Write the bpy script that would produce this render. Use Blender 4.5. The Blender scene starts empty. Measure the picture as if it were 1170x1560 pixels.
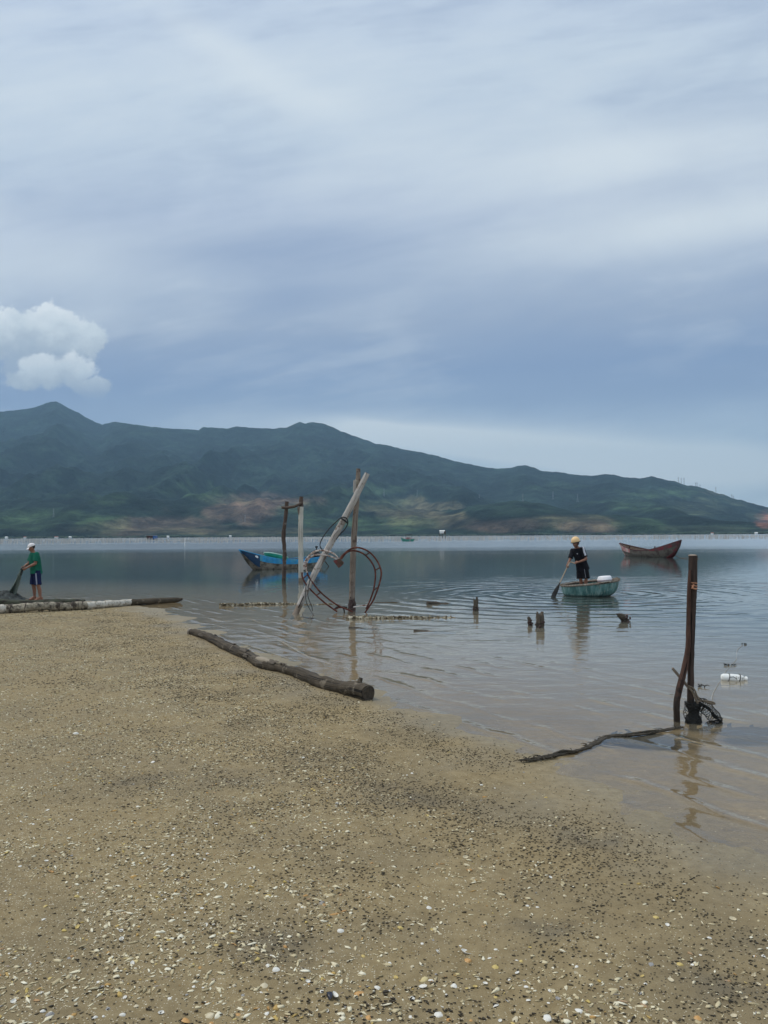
import bpy, math, random
import numpy as np
from mathutils import Vector, Matrix, Euler

random.seed(7)
rng = np.random.default_rng(11)
sc = bpy.context.scene
COL = sc.collection
R = math.radians
pi = math.pi

# ------------------------------------------------------------------ camera
F = 1156.0                      # focal length in pixels of the 1170x1560 picture
CAM_H = 1.85
PITCH = math.atan(36 / F)
ROLL = -0.0060
fw = np.array([0, math.cos(PITCH), math.sin(PITCH)])
r0 = np.array([1.0, 0, 0])
u0 = np.array([0, -math.sin(PITCH), math.cos(PITCH)])
rt = math.cos(ROLL) * r0 + math.sin(ROLL) * u0
up = -math.sin(ROLL) * r0 + math.cos(ROLL) * u0
cam_pos = np.array([0, 0, CAM_H])
cd = bpy.data.cameras.new('camera')
cam = bpy.data.objects.new('camera', cd)
COL.objects.link(cam)
M = Matrix(((rt[0], up[0], -fw[0], 0), (rt[1], up[1], -fw[1], 0), (rt[2], up[2], -fw[2], CAM_H), (0, 0, 0, 1)))
cam.matrix_world = M
cd.sensor_fit = 'VERTICAL'
cd.sensor_height = 36
cd.lens = F / 1560 * 36
cd.clip_start = 0.05
cd.clip_end = 40000
sc.camera = cam


def ray(px, py):
    return fw + (px - 585) / F * rt - (py - 780) / F * up


def P(px, py, z=0.0):
    d = ray(px, py)
    t = (z - CAM_H) / d[2]
    return cam_pos + d * t


def PY(px, py, Y):
    """the point seen at px,py at distance Y in front of the camera"""
    d = ray(px, py)
    return cam_pos + d * (Y / d[1])


# ------------------------------------------------------------------ noise
_perm = rng.permutation(512)
_grad = rng.normal(size=(512, 3))
_grad /= np.linalg.norm(_grad, axis=1)[:, None]


def perlin(p):
    p = np.asarray(p, float)
    i = np.floor(p).astype(int)
    f = p - i
    w = f * f * f * (f * (f * 6 - 15) + 10)
    out = 0
    for dx in (0, 1):
        for dy in (0, 1):
            for dz in (0, 1):
                h = _perm[(_perm[(_perm[(i[..., 0] + dx) & 511] + i[..., 1] + dy) & 511] + i[..., 2] + dz) & 511]
                g = _grad[h]
                d = f - np.array([dx, dy, dz])
                n = (g * d).sum(-1)
                wx = w[..., 0] if dx else 1 - w[..., 0]
                wy = w[..., 1] if dy else 1 - w[..., 1]
                wz = w[..., 2] if dz else 1 - w[..., 2]
                out = out + n * wx * wy * wz
    return out * 1.5


def fbm(p, octv=4, gain=.5):
    p = np.asarray(p, float)
    a, s, out = 1.0, 1.0, 0
    for k in range(octv):
        out = out + a * perlin(p * s + k * 17.3)
        a *= gain
        s *= 2.03
    return out


def ridged(p, octv=4):
    p = np.asarray(p, float)
    a, s, out = 1.0, 1.0, 0
    for k in range(octv):
        out = out + a * (1 - 2 * np.abs(perlin(p * s + k * 9.7)))
        a *= .5
        s *= 2.1
    return out


def sstep(a, b, x):
    t = np.clip((x - a) / (b - a), 0, 1)
    return t * t * (3 - 2 * t)


# ------------------------------------------------------------------ node helper
class NT:
    def __init__(self, tree):
        self.t = tree
        self.n = tree.nodes
        self.n.clear()

    def node(self, typ, **kw):
        n = self.n.new(typ)
        for k, v in kw.items():
            setattr(n, k, v)
        return n

    def put(self, sock, v):
        if v is None:
            return
        if isinstance(v, bpy.types.NodeSocket):
            self.t.links.new(v, sock)
        else:
            if isinstance(v, (tuple, list)) and len(v) == 3 and sock.type == 'RGBA':
                v = tuple(v) + (1,)
            sock.default_value = v

    def m(self, op, a, b=None, c=None, clamp=False):
        n = self.node('ShaderNodeMath', operation=op, use_clamp=clamp)
        for i, v in enumerate((a, b, c)):
            if v is not None:
                self.put(n.inputs[i], v)
        return n.outputs[0]

    def v(self, op, a, b=None, scale=None):
        n = self.node('ShaderNodeVectorMath', operation=op)
        self.put(n.inputs[0], a)
        if b is not None:
            self.put(n.inputs[1], b)
        if scale is not None:
            self.put(n.inputs[3], scale)
        return n.outputs[1] if op in ('LENGTH', 'DOT_PRODUCT', 'DISTANCE') else n.outputs[0]

    def xyz(self, a):
        n = self.node('ShaderNodeSeparateXYZ')
        self.put(n.inputs[0], a)
        return n.outputs[0], n.outputs[1], n.outputs[2]

    def comb(self, x=0.0, y=0.0, z=0.0):
        n = self.node('ShaderNodeCombineXYZ')
        for i, q in enumerate((x, y, z)):
            self.put(n.inputs[i], q)
        return n.outputs[0]

    def noise(self, vec, scale=1.0, detail=3.0, rough=.5, dist=0.0, color=False):
        n = self.node('ShaderNodeTexNoise')
        self.put(n.inputs['Vector'], vec)
        self.put(n.inputs['Scale'], scale)
        self.put(n.inputs['Detail'], detail)
        self.put(n.inputs['Roughness'], rough)
        self.put(n.inputs['Distortion'], dist)
        return n.outputs[1] if color else n.outputs[0]

    def voronoi(self, vec, scale=1.0, feature='F1', rnd=1.0, out=0):
        n = self.node('ShaderNodeTexVoronoi', feature=feature)
        self.put(n.inputs['Vector'], vec)
        self.put(n.inputs['Scale'], scale)
        self.put(n.inputs['Randomness'], rnd)
        return n.outputs[out]

    def ramp(self, fac, stops, interp='LINEAR'):
        n = self.node('ShaderNodeValToRGB')
        cr = n.color_ramp
        cr.interpolation = interp
        while len(cr.elements) > 1:
            cr.elements.remove(cr.elements[-1])
        for k, (p, c) in enumerate(stops):
            e = cr.elements[0] if k == 0 else cr.elements.new(p)
            e.position = p
            if not isinstance(c, (tuple, list)):
                c = (c, c, c)
            e.color = tuple(c)[:3] + (1,)
        self.put(n.inputs[0], fac)
        return n.outputs[0]

    def mix(self, fac, a, b, blend='MIX'):
        n = self.node('ShaderNodeMix', data_type='RGBA', blend_type=blend)
        self.put(n.inputs[0], fac)
        self.put(n.inputs[6], a)
        self.put(n.inputs[7], b)
        return n.outputs[2]

    def sstep(self, x, a, b):
        n = self.node('ShaderNodeMapRange', interpolation_type='SMOOTHSTEP')
        self.put(n.inputs[0], x)
        self.put(n.inputs[1], a)
        self.put(n.inputs[2], b)
        return n.outputs[0]

    def attr(self, name, out=2):
        n = self.node('ShaderNodeAttribute', attribute_name=name)
        return n.outputs[out]

    def bump(self, h, dist=1.0, strength=1.0, normal=None):
        n = self.node('ShaderNodeBump')
        self.put(n.inputs['Height'], h)
        self.put(n.inputs['Distance'], dist)
        self.put(n.inputs['Strength'], strength)
        if normal is not None:
            self.put(n.inputs['Normal'], normal)
        return n.outputs[0]

    def principled(self, color, rough=.7, normal=None, spec=.4, **kw):
        n = self.node('ShaderNodeBsdfPrincipled')
        self.put(n.inputs['Base Color'], color)
        self.put(n.inputs['Roughness'], rough)
        self.put(n.inputs['Specular IOR Level'], spec)
        if normal is not None:
            self.put(n.inputs['Normal'], normal)
        for k, q in kw.items():
            self.put(n.inputs[k], q)
        return n.outputs[0]

    def out(self, surf=None, vol=None):
        n = self.node('ShaderNodeOutputMaterial')
        if surf is not None:
            self.put(n.inputs[0], surf)
        if vol is not None:
            self.put(n.inputs[1], vol)


def newmat(name):
    m = bpy.data.materials.new(name)
    m.use_nodes = True
    return m, NT(m.node_tree)


def lin(r, g, b):
    f = lambda c: (c / 255 / 12.92) if c <= 10 else ((c / 255 + .055) / 1.055) ** 2.4
    return (f(r), f(g), f(b))


def mat_plain(name, c, rough=.6, var=.25, scale=8.0, bump=.0, bscale=40, dirt=None, dirt_amt=.4, dscale=3.0, spec=.4):
    m, n = newmat(name)
    tc = n.node('ShaderNodeTexCoord').outputs['Object']
    a = n.noise(tc, scale, 5, .6)
    lo = tuple(x * (1 - var) for x in c)
    hi = tuple(min(1, x * (1 + var)) for x in c)
    col = n.ramp(a, [(.3, lo), (.7, hi)])
    if dirt is not None:
        d = n.noise(tc, dscale, 6, .65)
        col = n.mix(n.sstep(d, .62 - dirt_amt * .3, .72 - dirt_amt * .2), col, dirt)
    nor = n.bump(n.noise(tc, bscale, 4, .6), bump * .8 / bscale) if bump else None
    n.out(n.principled(col, rough, nor, spec))
    return m


def mat_wood(name, c1, c2, crack=(.02, .017, .014), rough=.85, grain=(40, 2.2), stain=None, stain_amt=.5, tide=None, bump=.004):
    """weathered wood; grain runs along the tube (UV in metres); tide = (height, colour): mud and weed up to a tide mark"""
    m, n = newmat(name)
    uv = n.node('ShaderNodeUVMap').outputs[0]
    tc = n.node('ShaderNodeTexCoord').outputs['Object']
    gv = n.v('MULTIPLY', uv, (grain[0], grain[1], 1))
    g = n.noise(gv, 1.0, 5, .65, .3)
    col = n.ramp(g, [(.28, c1), (.7, c2)])
    big = n.noise(tc, 3.0, 4, .6)
    col = n.mix(n.m('MULTIPLY', n.sstep(big, .42, .68), .55), col, c1)
    ck = n.noise(n.v('MULTIPLY', uv, (grain[0] * 1.3, grain[1] * .6, 1)), 1.0, 2, .5, .2)
    ckm = n.sstep(ck, .40, .34)
    col = n.mix(ckm, col, crack)
    if stain is not None:
        s = n.noise(tc, 5.0, 6, .65)
        col = n.mix(n.sstep(s, .66 - .25 * stain_amt, .74 - .2 * stain_amt), col, stain)
    if tide is not None:
        z = n.xyz(n.node('ShaderNodeNewGeometry').outputs['Position'])[2]
        zz = n.m('ADD', z, n.m('MULTIPLY', n.m('SUBTRACT', n.noise(tc, 14, 4), .5), tide[0]))
        col = n.mix(n.m('MULTIPLY', n.sstep(zz, tide[0] * 1.15, tide[0] * .75), .85), col, tide[1])
    h = n.m('SUBTRACT', n.m('MULTIPLY', g, .6), n.m('MULTIPLY', ckm, .8))
    h = n.m('ADD', h, n.m('MULTIPLY', n.noise(tc, 30, 3), .5))
    n.out(n.principled(col, rough, n.bump(h, bump), .3))
    return m


# ------------------------------------------------------------------ mesh builder
def catmull(pts, n=6):
    p = np.asarray(pts, float)
    if len(p) < 3:
        t = np.linspace(0, 1, n + 1)[:, None]
        return p[0] * (1 - t) + p[-1] * t
    q = np.vstack([2 * p[0] - p[1], p, 2 * p[-1] - p[-2]])
    out = []
    for i in range(1, len(q) - 2):
        for k in range(n):
            t = k / n
            a, b, c, d = q[i - 1], q[i], q[i + 1], q[i + 2]
            out.append(.5 * (2 * b + (c - a) * t + (2 * a - 5 * b + 4 * c - d) * t * t + (3 * b - a - 3 * c + d) * t ** 3))
    out.append(p[-1])
    return np.array(out)


class MB:
    def __init__(self):
        self.v, self.f, self.uv, self.nv = [], [], [], 0

    def add(self, v, f, uv=None):
        v = np.asarray(v, float)
        self.v.append(v)
        self.f.extend([tuple(int(i) + self.nv for i in q) for q in f])
        self.uv.append(np.zeros((len(v), 2)) if uv is None else np.asarray(uv, float))
        self.nv += len(v)
        return self

    def rings(self, rings, uv=None, closed=True, cap0=True, cap1=True):
        k, n = len(rings), len(rings[0])
        v = np.vstack(rings)
        f = []
        for i in range(k - 1):
            for j in range(n if closed else n - 1):
                j2 = (j + 1) % n
                f.append((i * n + j, i * n + j2, (i + 1) * n + j2, (i + 1) * n + j))
        if cap0:
            f.append(tuple(range(n - 1, -1, -1)))
        if cap1:
            f.append(tuple((k - 1) * n + j for j in range(n)))
        return self.add(v, f, uv)

    def tube(self, path, rad, n=10, rough=0.0, rscale=8.0, seed=0, flat=1.0, sm=0):
        path = np.asarray(path, float)
        if sm:
            m0 = len(path)
            path2 = catmull(path, sm)
            if np.ndim(rad):
                rad = np.interp(np.linspace(0, m0 - 1, len(path2)), range(m0), rad)
            path = path2
        k = len(path)
        rad = np.full(k, rad, float) if np.ndim(rad) == 0 else np.asarray(rad, float)
        if len(rad) != k:
            rad = np.interp(np.linspace(0, 1, k), np.linspace(0, 1, len(rad)), rad)
        tan = np.gradient(path, axis=0)
        tan /= np.linalg.norm(tan, axis=1)[:, None] + 1e-12
        ref = np.array([0, 0, 1.0]) if abs(tan[0][2]) < .8 else np.array([1.0, 0, 0])
        s = np.cross(ref, tan[0])
        s /= np.linalg.norm(s)
        ln = np.concatenate([[0], np.cumsum(np.linalg.norm(np.diff(path, axis=0), axis=1))])
        rings, uv = [], []
        th = np.linspace(0, 2 * pi, n, endpoint=False)
        for i in range(k):
            s = s - tan[i] * np.dot(s, tan[i])
            s /= np.linalg.norm(s)
            b = np.cross(tan[i], s)
            d = np.cos(th)[:, None] * s + np.sin(th)[:, None] * b * flat
            pt = path[i] + d * rad[i]
            if rough:
                q = 1 + rough * fbm(pt * rscale + seed * 7.1, 3)
                pt = path[i] + d * (rad[i] * q)[:, None]
            rings.append(pt)
            uv.append(np.stack([np.minimum(th, 2 * pi - th) * rad[i] * 1.0, np.full(n, ln[i])], 1))
        return self.rings(rings, np.vstack(uv))

    def pole(self, a, b, r_a, r_b, seg=24, n=12, wob=.01, rough=.12, rscale=7, seed=0):
        a, b = np.asarray(a, float), np.asarray(b, float)
        t = np.linspace(0, 1, seg)[:, None]
        path = a * (1 - t) + b * t
        w = np.stack([perlin(np.stack([t[:, 0] * 3 + seed * 3.3 + q * 40, t[:, 0] * 0 + .5 + seed, t[:, 0] * 0 + q], 1)) for q in range(3)], 1)
        path = path + w * wob * np.sin(np.clip(t * pi, 0, pi)) ** .5
        return self.tube(path, np.linspace(r_a, r_b, seg), n, rough, rscale, seed)

    def ell(self, c, r, rot=None, nu=14, nv=9):
        c = np.asarray(c, float)
        r = np.full(3, r, float) if np.ndim(r) == 0 else np.asarray(r, float)
        v = [(0, 0, -1)]
        for i in range(1, nv):
            a = -pi / 2 + pi * i / nv
            for j in range(nu):
                b = 2 * pi * j / nu
                v.append((math.cos(a) * math.cos(b), math.cos(a) * math.sin(b), math.sin(a)))
        v.append((0, 0, 1))
        v = np.array(v) * r
        if rot is not None:
            v = v @ np.array(Euler(rot).to_matrix()).T
        f = []
        for j in range(nu):
            f.append((0, 1 + (j + 1) % nu, 1 + j))
        for i in range(nv - 2):
            for j in range(nu):
                a, b = 1 + i * nu + j, 1 + i * nu + (j + 1) % nu
                f.append((a, b, b + nu, a + nu))
        base = 1 + (nv - 2) * nu
        for j in range(nu):
            f.append((base + j, base + (j + 1) % nu, len(v) - 1))
        return self.add(v + c, f)

    def cone(self, a, b, ra, rb, n=12):
        """tapered capsule (for bodies that get voxel-merged)"""
        a, b = np.asarray(a, float), np.asarray(b, float)
        self.ell(a, ra, nu=n, nv=8)
        self.ell(b, rb, nu=n, nv=8)
        return self.tube([a, b], [ra, rb], n)

    def box(self, c, s, rot=None, bev=0.0):
        c, s = np.asarray(c, float), np.asarray(s, float) / 2
        if bev > 0:
            x, y, z = s
            q = min(bev, x * .9, y * .9, z * .9)
            rings = []
            for zz, ins in ((-z, q), (-z + q, 0), (z - q, 0), (z, q)):
                xx, yy = x - ins, y - ins
                rings.append(np.array([(-xx, -yy + q, zz), (-xx + q, -yy, zz), (xx - q, -yy, zz), (xx, -yy + q, zz), (xx, yy - q, zz), (xx - q, yy, zz), (-xx + q, yy, zz), (-xx, yy - q, zz)]))
            if rot is not None:
                m = np.array(Euler(rot).to_matrix()).T
                rings = [g @ m for g in rings]
            return self.rings([g + c for g in rings])
        v = np.array([(-1, -1, -1), (1, -1, -1), (1, 1, -1), (-1, 1, -1), (-1, -1, 1), (1, -1, 1), (1, 1, 1), (-1, 1, 1)]) * s
        if rot is not None:
            v = v @ np.array(Euler(rot).to_matrix()).T
        return self.add(v + c, [(0, 3, 2, 1), (4, 5, 6, 7), (0, 1, 5, 4), (1, 2, 6, 5), (2, 3, 7, 6), (3, 0, 4, 7)])

    def grid(self, V, uv=None):
        """V: (k, n, 3) sheet"""
        k, n = V.shape[:2]
        f = [(i * n + j, i * n + j + 1, (i + 1) * n + j + 1, (i + 1) * n + j) for i in range(k - 1) for j in range(n - 1)]
        return self.add(V.reshape(-1, 3), f, uv)

    def mesh(self, name, off=(0, 0, 0), smooth=True, angle=50):
        v = np.vstack(self.v) - np.asarray(off, float)
        me = bpy.data.meshes.new(name)
        me.from_pydata(v.tolist(), [], self.f)
        uv = np.vstack(self.uv)
        if np.any(uv):
            lay = me.uv_layers.new(name='UVMap')
            li = np.zeros(len(me.loops), int)
            me.loops.foreach_get('vertex_index', li)
            lay.data.foreach_set('uv', uv[li].ravel())
        if smooth:
            me.polygons.foreach_set('use_smooth', [True] * len(me.polygons))
            me.set_sharp_from_angle(angle=R(angle))
        me.update()
        return me

    def build(self, name, mat, parent=None, off=(0, 0, 0), smooth=True, angle=50):
        """off: the world point the vertices are made relative to (a thing's base). Top-level objects are moved there."""
        me = self.mesh(name, off, smooth, angle)
        o = bpy.data.objects.new(name, me)
        COL.objects.link(o)
        me.materials.append(mat)
        if parent is not None:
            o.parent = parent
        else:
            o.location = Vector(off)
        return o


def tag(o, label=None, cat=None, group=None, kind=None):
    if label:
        o['label'] = label
    if cat:
        o['category'] = cat
    if group:
        o['group'] = group
    if kind:
        o['kind'] = kind
    return o


def thing(name, loc, label, cat, group=None, rz=0.0):
    o = bpy.data.objects.new(name, None)
    o.empty_display_size = .1
    o.location = Vector(loc)
    o.rotation_euler = (0, 0, rz)
    COL.objects.link(o)
    return tag(o, label, cat, group)


def remesh(mb, voxel, name, mat, parent, off=(0, 0, 0), smooth_it=4, fold=0.0, fscale=8.0, fseed=0):
    """one continuous surface out of overlapping closed shapes"""
    me = mb.mesh(name + '_raw', off, False)
    tmp = bpy.data.objects.new('raw', me)
    COL.objects.link(tmp)
    md = tmp.modifiers.new('r', 'REMESH')
    md.mode = 'VOXEL'
    md.voxel_size = voxel
    sm = tmp.modifiers.new('s', 'SMOOTH')
    sm.iterations = smooth_it
    sm.factor = .5
    dg = bpy.context.evaluated_depsgraph_get()
    me2 = bpy.data.meshes.new_from_object(tmp.evaluated_get(dg))
    bpy.data.objects.remove(tmp)
    bpy.data.meshes.remove(me)
    me2.name = name
    if fold:
        n = len(me2.vertices)
        co = np.zeros(n * 3)
        me2.vertices.foreach_get('co', co)
        no = np.zeros(n * 3)
        me2.vertices.foreach_get('normal', no)
        co, no = co.reshape(-1, 3), no.reshape(-1, 3)
        q = co * np.array([fscale, fscale, fscale * .55]) + fseed
        co = co + no * (fold * fbm(q, 3))[:, None]
        me2.vertices.foreach_set('co', co.ravel())
    me2.polygons.foreach_set('use_smooth', [True] * len(me2.polygons))
    me2.materials.clear()
    me2.materials.append(mat)
    me2.update()
    o = bpy.data.objects.new(name, me2)
    COL.objects.link(o)
    o.parent = parent
    return o


def wire(mb, name, mat, parent, th, off=(0, 0, 0)):
    """a net: the edges of a sheet as cords"""
    me = mb.mesh(name + '_raw', off, False)
    tmp = bpy.data.objects.new('raw', me)
    COL.objects.link(tmp)
    w = tmp.modifiers.new('w', 'WIREFRAME')
    w.thickness = th
    w.use_even_offset = False
    dg = bpy.context.evaluated_depsgraph_get()
    me2 = bpy.data.meshes.new_from_object(tmp.evaluated_get(dg))
    bpy.data.objects.remove(tmp)
    bpy.data.meshes.remove(me)
    me2.name = name
    me2.materials.clear()
    me2.materials.append(mat)
    o = bpy.data.objects.new(name, me2)
    COL.objects.link(o)
    if parent is not None:
        o.parent = parent
    else:
        o.location = Vector(off)
    return o


# ------------------------------------------------------------------ shore and ground height
shore_px = [(-90, 908), (0, 911), (120, 915), (215, 922), (268, 936), (305, 955), (380, 988), (470, 1020), (540, 1043), (600, 1064), (700, 1098),
            (800, 1130), (870, 1163), (950, 1212), (1050, 1258), (1170, 1296)]
shore = [np.array([-60.0, 30.0]), np.array([-25., 24.5])] + [P(*q)[:2] for q in shore_px] + [np.array(q) for q in ((3.4, 3.4), (7., 1.6), (20., -4.), (60., -30.), (-60., -30.))]
shore = np.array(shore)


def signed_dist(x, y):
    x, y = np.broadcast_arrays(np.asarray(x, float), np.asarray(y, float))
    best = np.full(x.shape, 1e18)
    inside = np.zeros(x.shape, bool)
    n = len(shore)
    for i in range(n):
        a, b = shore[i], shore[(i + 1) % n]
        e = b - a
        t = np.clip(((x - a[0]) * e[0] + (y - a[1]) * e[1]) / (e @ e), 0, 1)
        d = (x - a[0] - t * e[0]) ** 2 + (y - a[1] - t * e[1]) ** 2
        best = np.minimum(best, d)
        c = (a[1] > y) != (b[1] > y)
        xi = (b[0] - a[0]) * (y - a[1]) / (b[1] - a[1] + 1e-12) + a[0]
        inside ^= c & (x < xi)
    d = np.sqrt(best)
    return np.where(inside, d, -d)


def H(x, y, detail=True):
    x, y = np.broadcast_arrays(np.asarray(x, float), np.asarray(y, float))
    d = signed_dist(x, y)
    q = np.stack([x, y, np.zeros_like(x)], -1)
    d = d + .35 * fbm(q * .8, 3) * np.clip(1 - np.abs(d) / 6, 0, 1)
    z = np.where(d > 0, .30 * (1 - np.exp(-d * .085)), -1.1 * (1 - np.exp(d * .036)))
    if detail:
        near = np.exp(-np.maximum(0, np.hypot(x, y) - 10) / 8)
        z = z + near * (.012 * fbm(q * 1.9 + 5, 3) + .004 * fbm(q * 9 + 3, 3))
    return z


def Pg(px, py):
    z = 0.0
    for _ in range(12):
        p = P(px, py, z)
        z = max(float(H(p[0], p[1])), -.02)
    return P(px, py, z)


def gz(p):
    return float(H(p[0], p[1]))


def axis(lo, hi, step, far_lo, far_hi, g=1.35):
    a = list(np.arange(lo, hi + 1e-6, step))
    s, left = step, []
    q = lo
    while q > far_lo:
        s *= g
        q -= s
        left.append(q)
    s, q, right = step, hi, []
    while q < far_hi:
        s *= g
        q += s
        right.append(q)
    return np.array(left[::-1] + a + right)


def tensor(name, xs, ys, zf, mat, attrs=None, kind='structure'):
    X, Y = np.meshgrid(xs, ys)
    Z = zf(X, Y)
    v = np.stack([X, Y, Z], -1).reshape(-1, 3)
    nx, ny = len(xs), len(ys)
    i, j = np.meshgrid(np.arange(ny - 1), np.arange(nx - 1), indexing='ij')
    a = (i * nx + j).ravel()
    f = np.stack([a, a + 1, a + nx + 1, a + nx], 1)
    me = bpy.data.meshes.new(name)
    me.vertices.add(len(v))
    me.vertices.foreach_set('co', v.ravel())
    me.loops.add(f.size)
    me.loops.foreach_set('vertex_index', f.ravel())
    me.polygons.add(len(f))
    me.polygons.foreach_set('loop_start', np.arange(0, f.size, 4))
    me.polygons.foreach_set('use_smooth', [True] * len(f))
    me.update(calc_edges=True)
    for k, fn in (attrs or {}).items():
        at = me.attributes.new(k, 'FLOAT', 'POINT')
        at.data.foreach_set('value', fn(X, Y, Z).ravel().astype(np.float32))
    me.materials.append(mat)
    o = bpy.data.objects.new(name, me)
    COL.objects.link(o)
    return tag(o, kind=kind)


# ------------------------------------------------------------------ sand
m_sand, n = newmat('wet shelly sand')
pos = n.node('ShaderNodeNewGeometry').outputs['Position']
wet = n.attr('wet')
shelly = n.attr('shelly')
dark = n.attr('darkpatch')
big = n.noise(pos, 1.1, 5, .6)
fine = n.noise(pos, 160, 4, .7)
mid = n.noise(pos, 14, 4, .6)
col = n.ramp(n.m('ADD', n.m('MULTIPLY', fine, .45), n.m('MULTIPLY', mid, .55)), [(.3, (.172, .124, .060)), (.5, (.262, .199, .106)), (.72, (.345, .270, .152))])
col = n.mix(n.m('MULTIPLY', n.sstep(big, .42, .62), .45), col, (.175, .140, .086))
# shell grit
c1 = n.voronoi(pos, 105, out=1)
d1 = n.voronoi(pos, 105, out=0)
sel = n.xyz(c1)[0]
thr = n.m('SUBTRACT', 1.02, n.m('MULTIPLY', n.m('ADD', n.m('MULTIPLY', shelly, .55), .05), n.m('ADD', .35, n.m('MULTIPLY', mid, 1.3))))
grit = n.m('MULTIPLY', n.m('GREATER_THAN', sel, thr), n.m('LESS_THAN', d1, n.m('ADD', .16, n.m('MULTIPLY', n.xyz(c1)[1], .26))))
col = n.mix(n.m('MULTIPLY', grit, .9), col, n.mix(n.xyz(c1)[2], (.42, .36, .24), (.62, .55, .42)))
dsel = n.voronoi(n.v('ADD', pos, (3.7, 1.1, 0)), 80, out=1)
dd = n.voronoi(n.v('ADD', pos, (3.7, 1.1, 0)), 80, out=0)
dk = n.m('MULTIPLY', n.m('GREATER_THAN', n.xyz(dsel)[0], n.m('SUBTRACT', .9, n.m('MULTIPLY', dark, .4))), n.m('LESS_THAN', dd, .33))
col = n.mix(n.m('MULTIPLY', dk, .75), col, (.035, .03, .024))
col = n.mix(n.m('MULTIPLY', dark, .5), col, (.085, .08, .07))
wetcol = n.mix(1.0, col, (.92, .95, 1.0), 'MULTIPLY')
col = n.mix(wet, col, wetcol)
col = n.mix(n.sstep(n.xyz(pos)[2], .004, -.03), col, n.mix(1.0, col, (1.12, 1.06, .96), 'MULTIPLY'))
h = n.m('ADD', n.m('MULTIPLY', fine, .0012), n.m('ADD', n.m('MULTIPLY', mid, .010), n.m('MULTIPLY', grit, .003)))
h = n.m('ADD', h, n.m('MULTIPLY', n.noise(pos, 45, 3, .6), .006))
rough = n.m('SUBTRACT', .92, n.m('MULTIPLY', wet, .42))
n.out(n.principled(col, rough, n.bump(h, 1.0, .8), n.m('ADD', .18, n.m('MULTIPLY', wet, .25))))

dark_spots = [(222, 1193, .20), (340, 1185, .22), (410, 1442, .16), (905, 1283, .20), (1110, 1505, .15), (620, 1215, .30), (1165, 1440, .12), (830, 1420, .16)]
dark_w = [(Pg(a, b), r) for a, b, r in dark_spots]


def f_wet(X, Y, Z):
    d = signed_dist(X, Y)
    q = np.stack([X, Y, 0 * X], -1)
    return sstep(1.15, .1, d + .5 * fbm(q * 1.3 + 20, 3))


def f_shelly(X, Y, Z):
    d = signed_dist(X, Y)
    q = np.stack([X, Y, 0 * X], -1)
    v = sstep(.7, 2.6, d + .9 * fbm(q * .9 + 40, 4))
    left = sstep(2.0, -3.0, X + 1.2 * fbm(q * .6 + 9, 3))
    return np.clip(v * (.35 + .65 * left), 0, 1)


def f_dark(X, Y, Z):
    q = np.stack([X, Y, 0 * X], -1)
    w = 0
    for p, r in dark_w:
        rr = np.hypot((X - p[0]) * .8, (Y - p[1])) / r
        w = w + np.exp(-rr * rr) * (.7 + .9 * fbm(q * 6, 3))
    return np.clip(w, 0, 1)


gx = axis(-14.5, 6.0, .06, -11000, 11000, 1.3)
gy = axis(.6, 25.0, .065, -220, 12500, 1.3)
ground = tensor('ground', gx, gy, H, m_sand, {'wet': f_wet, 'shelly': f_shelly, 'darkpatch': f_dark})

# ------------------------------------------------------------------ water
PADDLE = P(836, 906)
m_water, n = newmat('calm lagoon water')
pos = n.node('ShaderNodeNewGeometry').outputs['Position']
px_, py_, pz_ = n.xyz(pos)
flat = n.comb(px_, py_, 0.0)
depth = n.attr('depth')
# rings that spread from the paddle and the rocking basket boat
rel = n.v('SUBTRACT', flat, tuple((PADDLE[0] + .4, PADDLE[1], 0)))
rad = n.v('LENGTH', rel)
wob = n.noise(flat, .55, 2, .5)
ph = n.m('ADD', n.m('MULTIPLY', rad, 2 * pi / .82), n.m('MULTIPLY', n.m('ADD', wob, n.m('MULTIPLY', n.noise(flat, 2.1, 2, .5), .22)), 10.0))
ring = n.m('MULTIPLY', n.m('SINE', ph), n.m('MULTIPLY', n.sstep(rad, 15.0, 2.0), n.m('ADD', .1, n.m('POWER', n.noise(flat, .45, 3), 1.4))))
ring = n.m('MULTIPLY', ring, .0100)
rel2 = n.v('SUBTRACT', flat, tuple((PADDLE[0] + 2.0, PADDLE[1] + .3, 0)))
rad2 = n.v('LENGTH', rel2)
ring2 = n.m('MULTIPLY', n.m('SINE', n.m('ADD', n.m('MULTIPLY', rad2, 2 * pi / .47), n.m('MULTIPLY', wob, 7.0))), n.m('MULTIPLY', n.sstep(rad2, 9.0, 1.0), .0026))
dist0 = n.v('LENGTH', flat)
# small lazy swell everywhere
amb = n.m('MULTIPLY', n.m('SUBTRACT', n.noise(n.v('MULTIPLY', flat, (1.0, 1.6, 1)), 1.5, 2, .45), .5), n.m('ADD', .006, n.m('MULTIPLY', n.sstep(dist0, 19.0, 13.0), .008)))
amb2 = n.m('MULTIPLY', n.m('SUBTRACT', n.noise(n.v('MULTIPLY', flat, (1.0, 1.8, 1)), 5.5, 3, .55), .5), n.m('ADD', .0008, n.m('MULTIPLY', n.sstep(dist0, 20.0, 13.0), .0022)))
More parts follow.
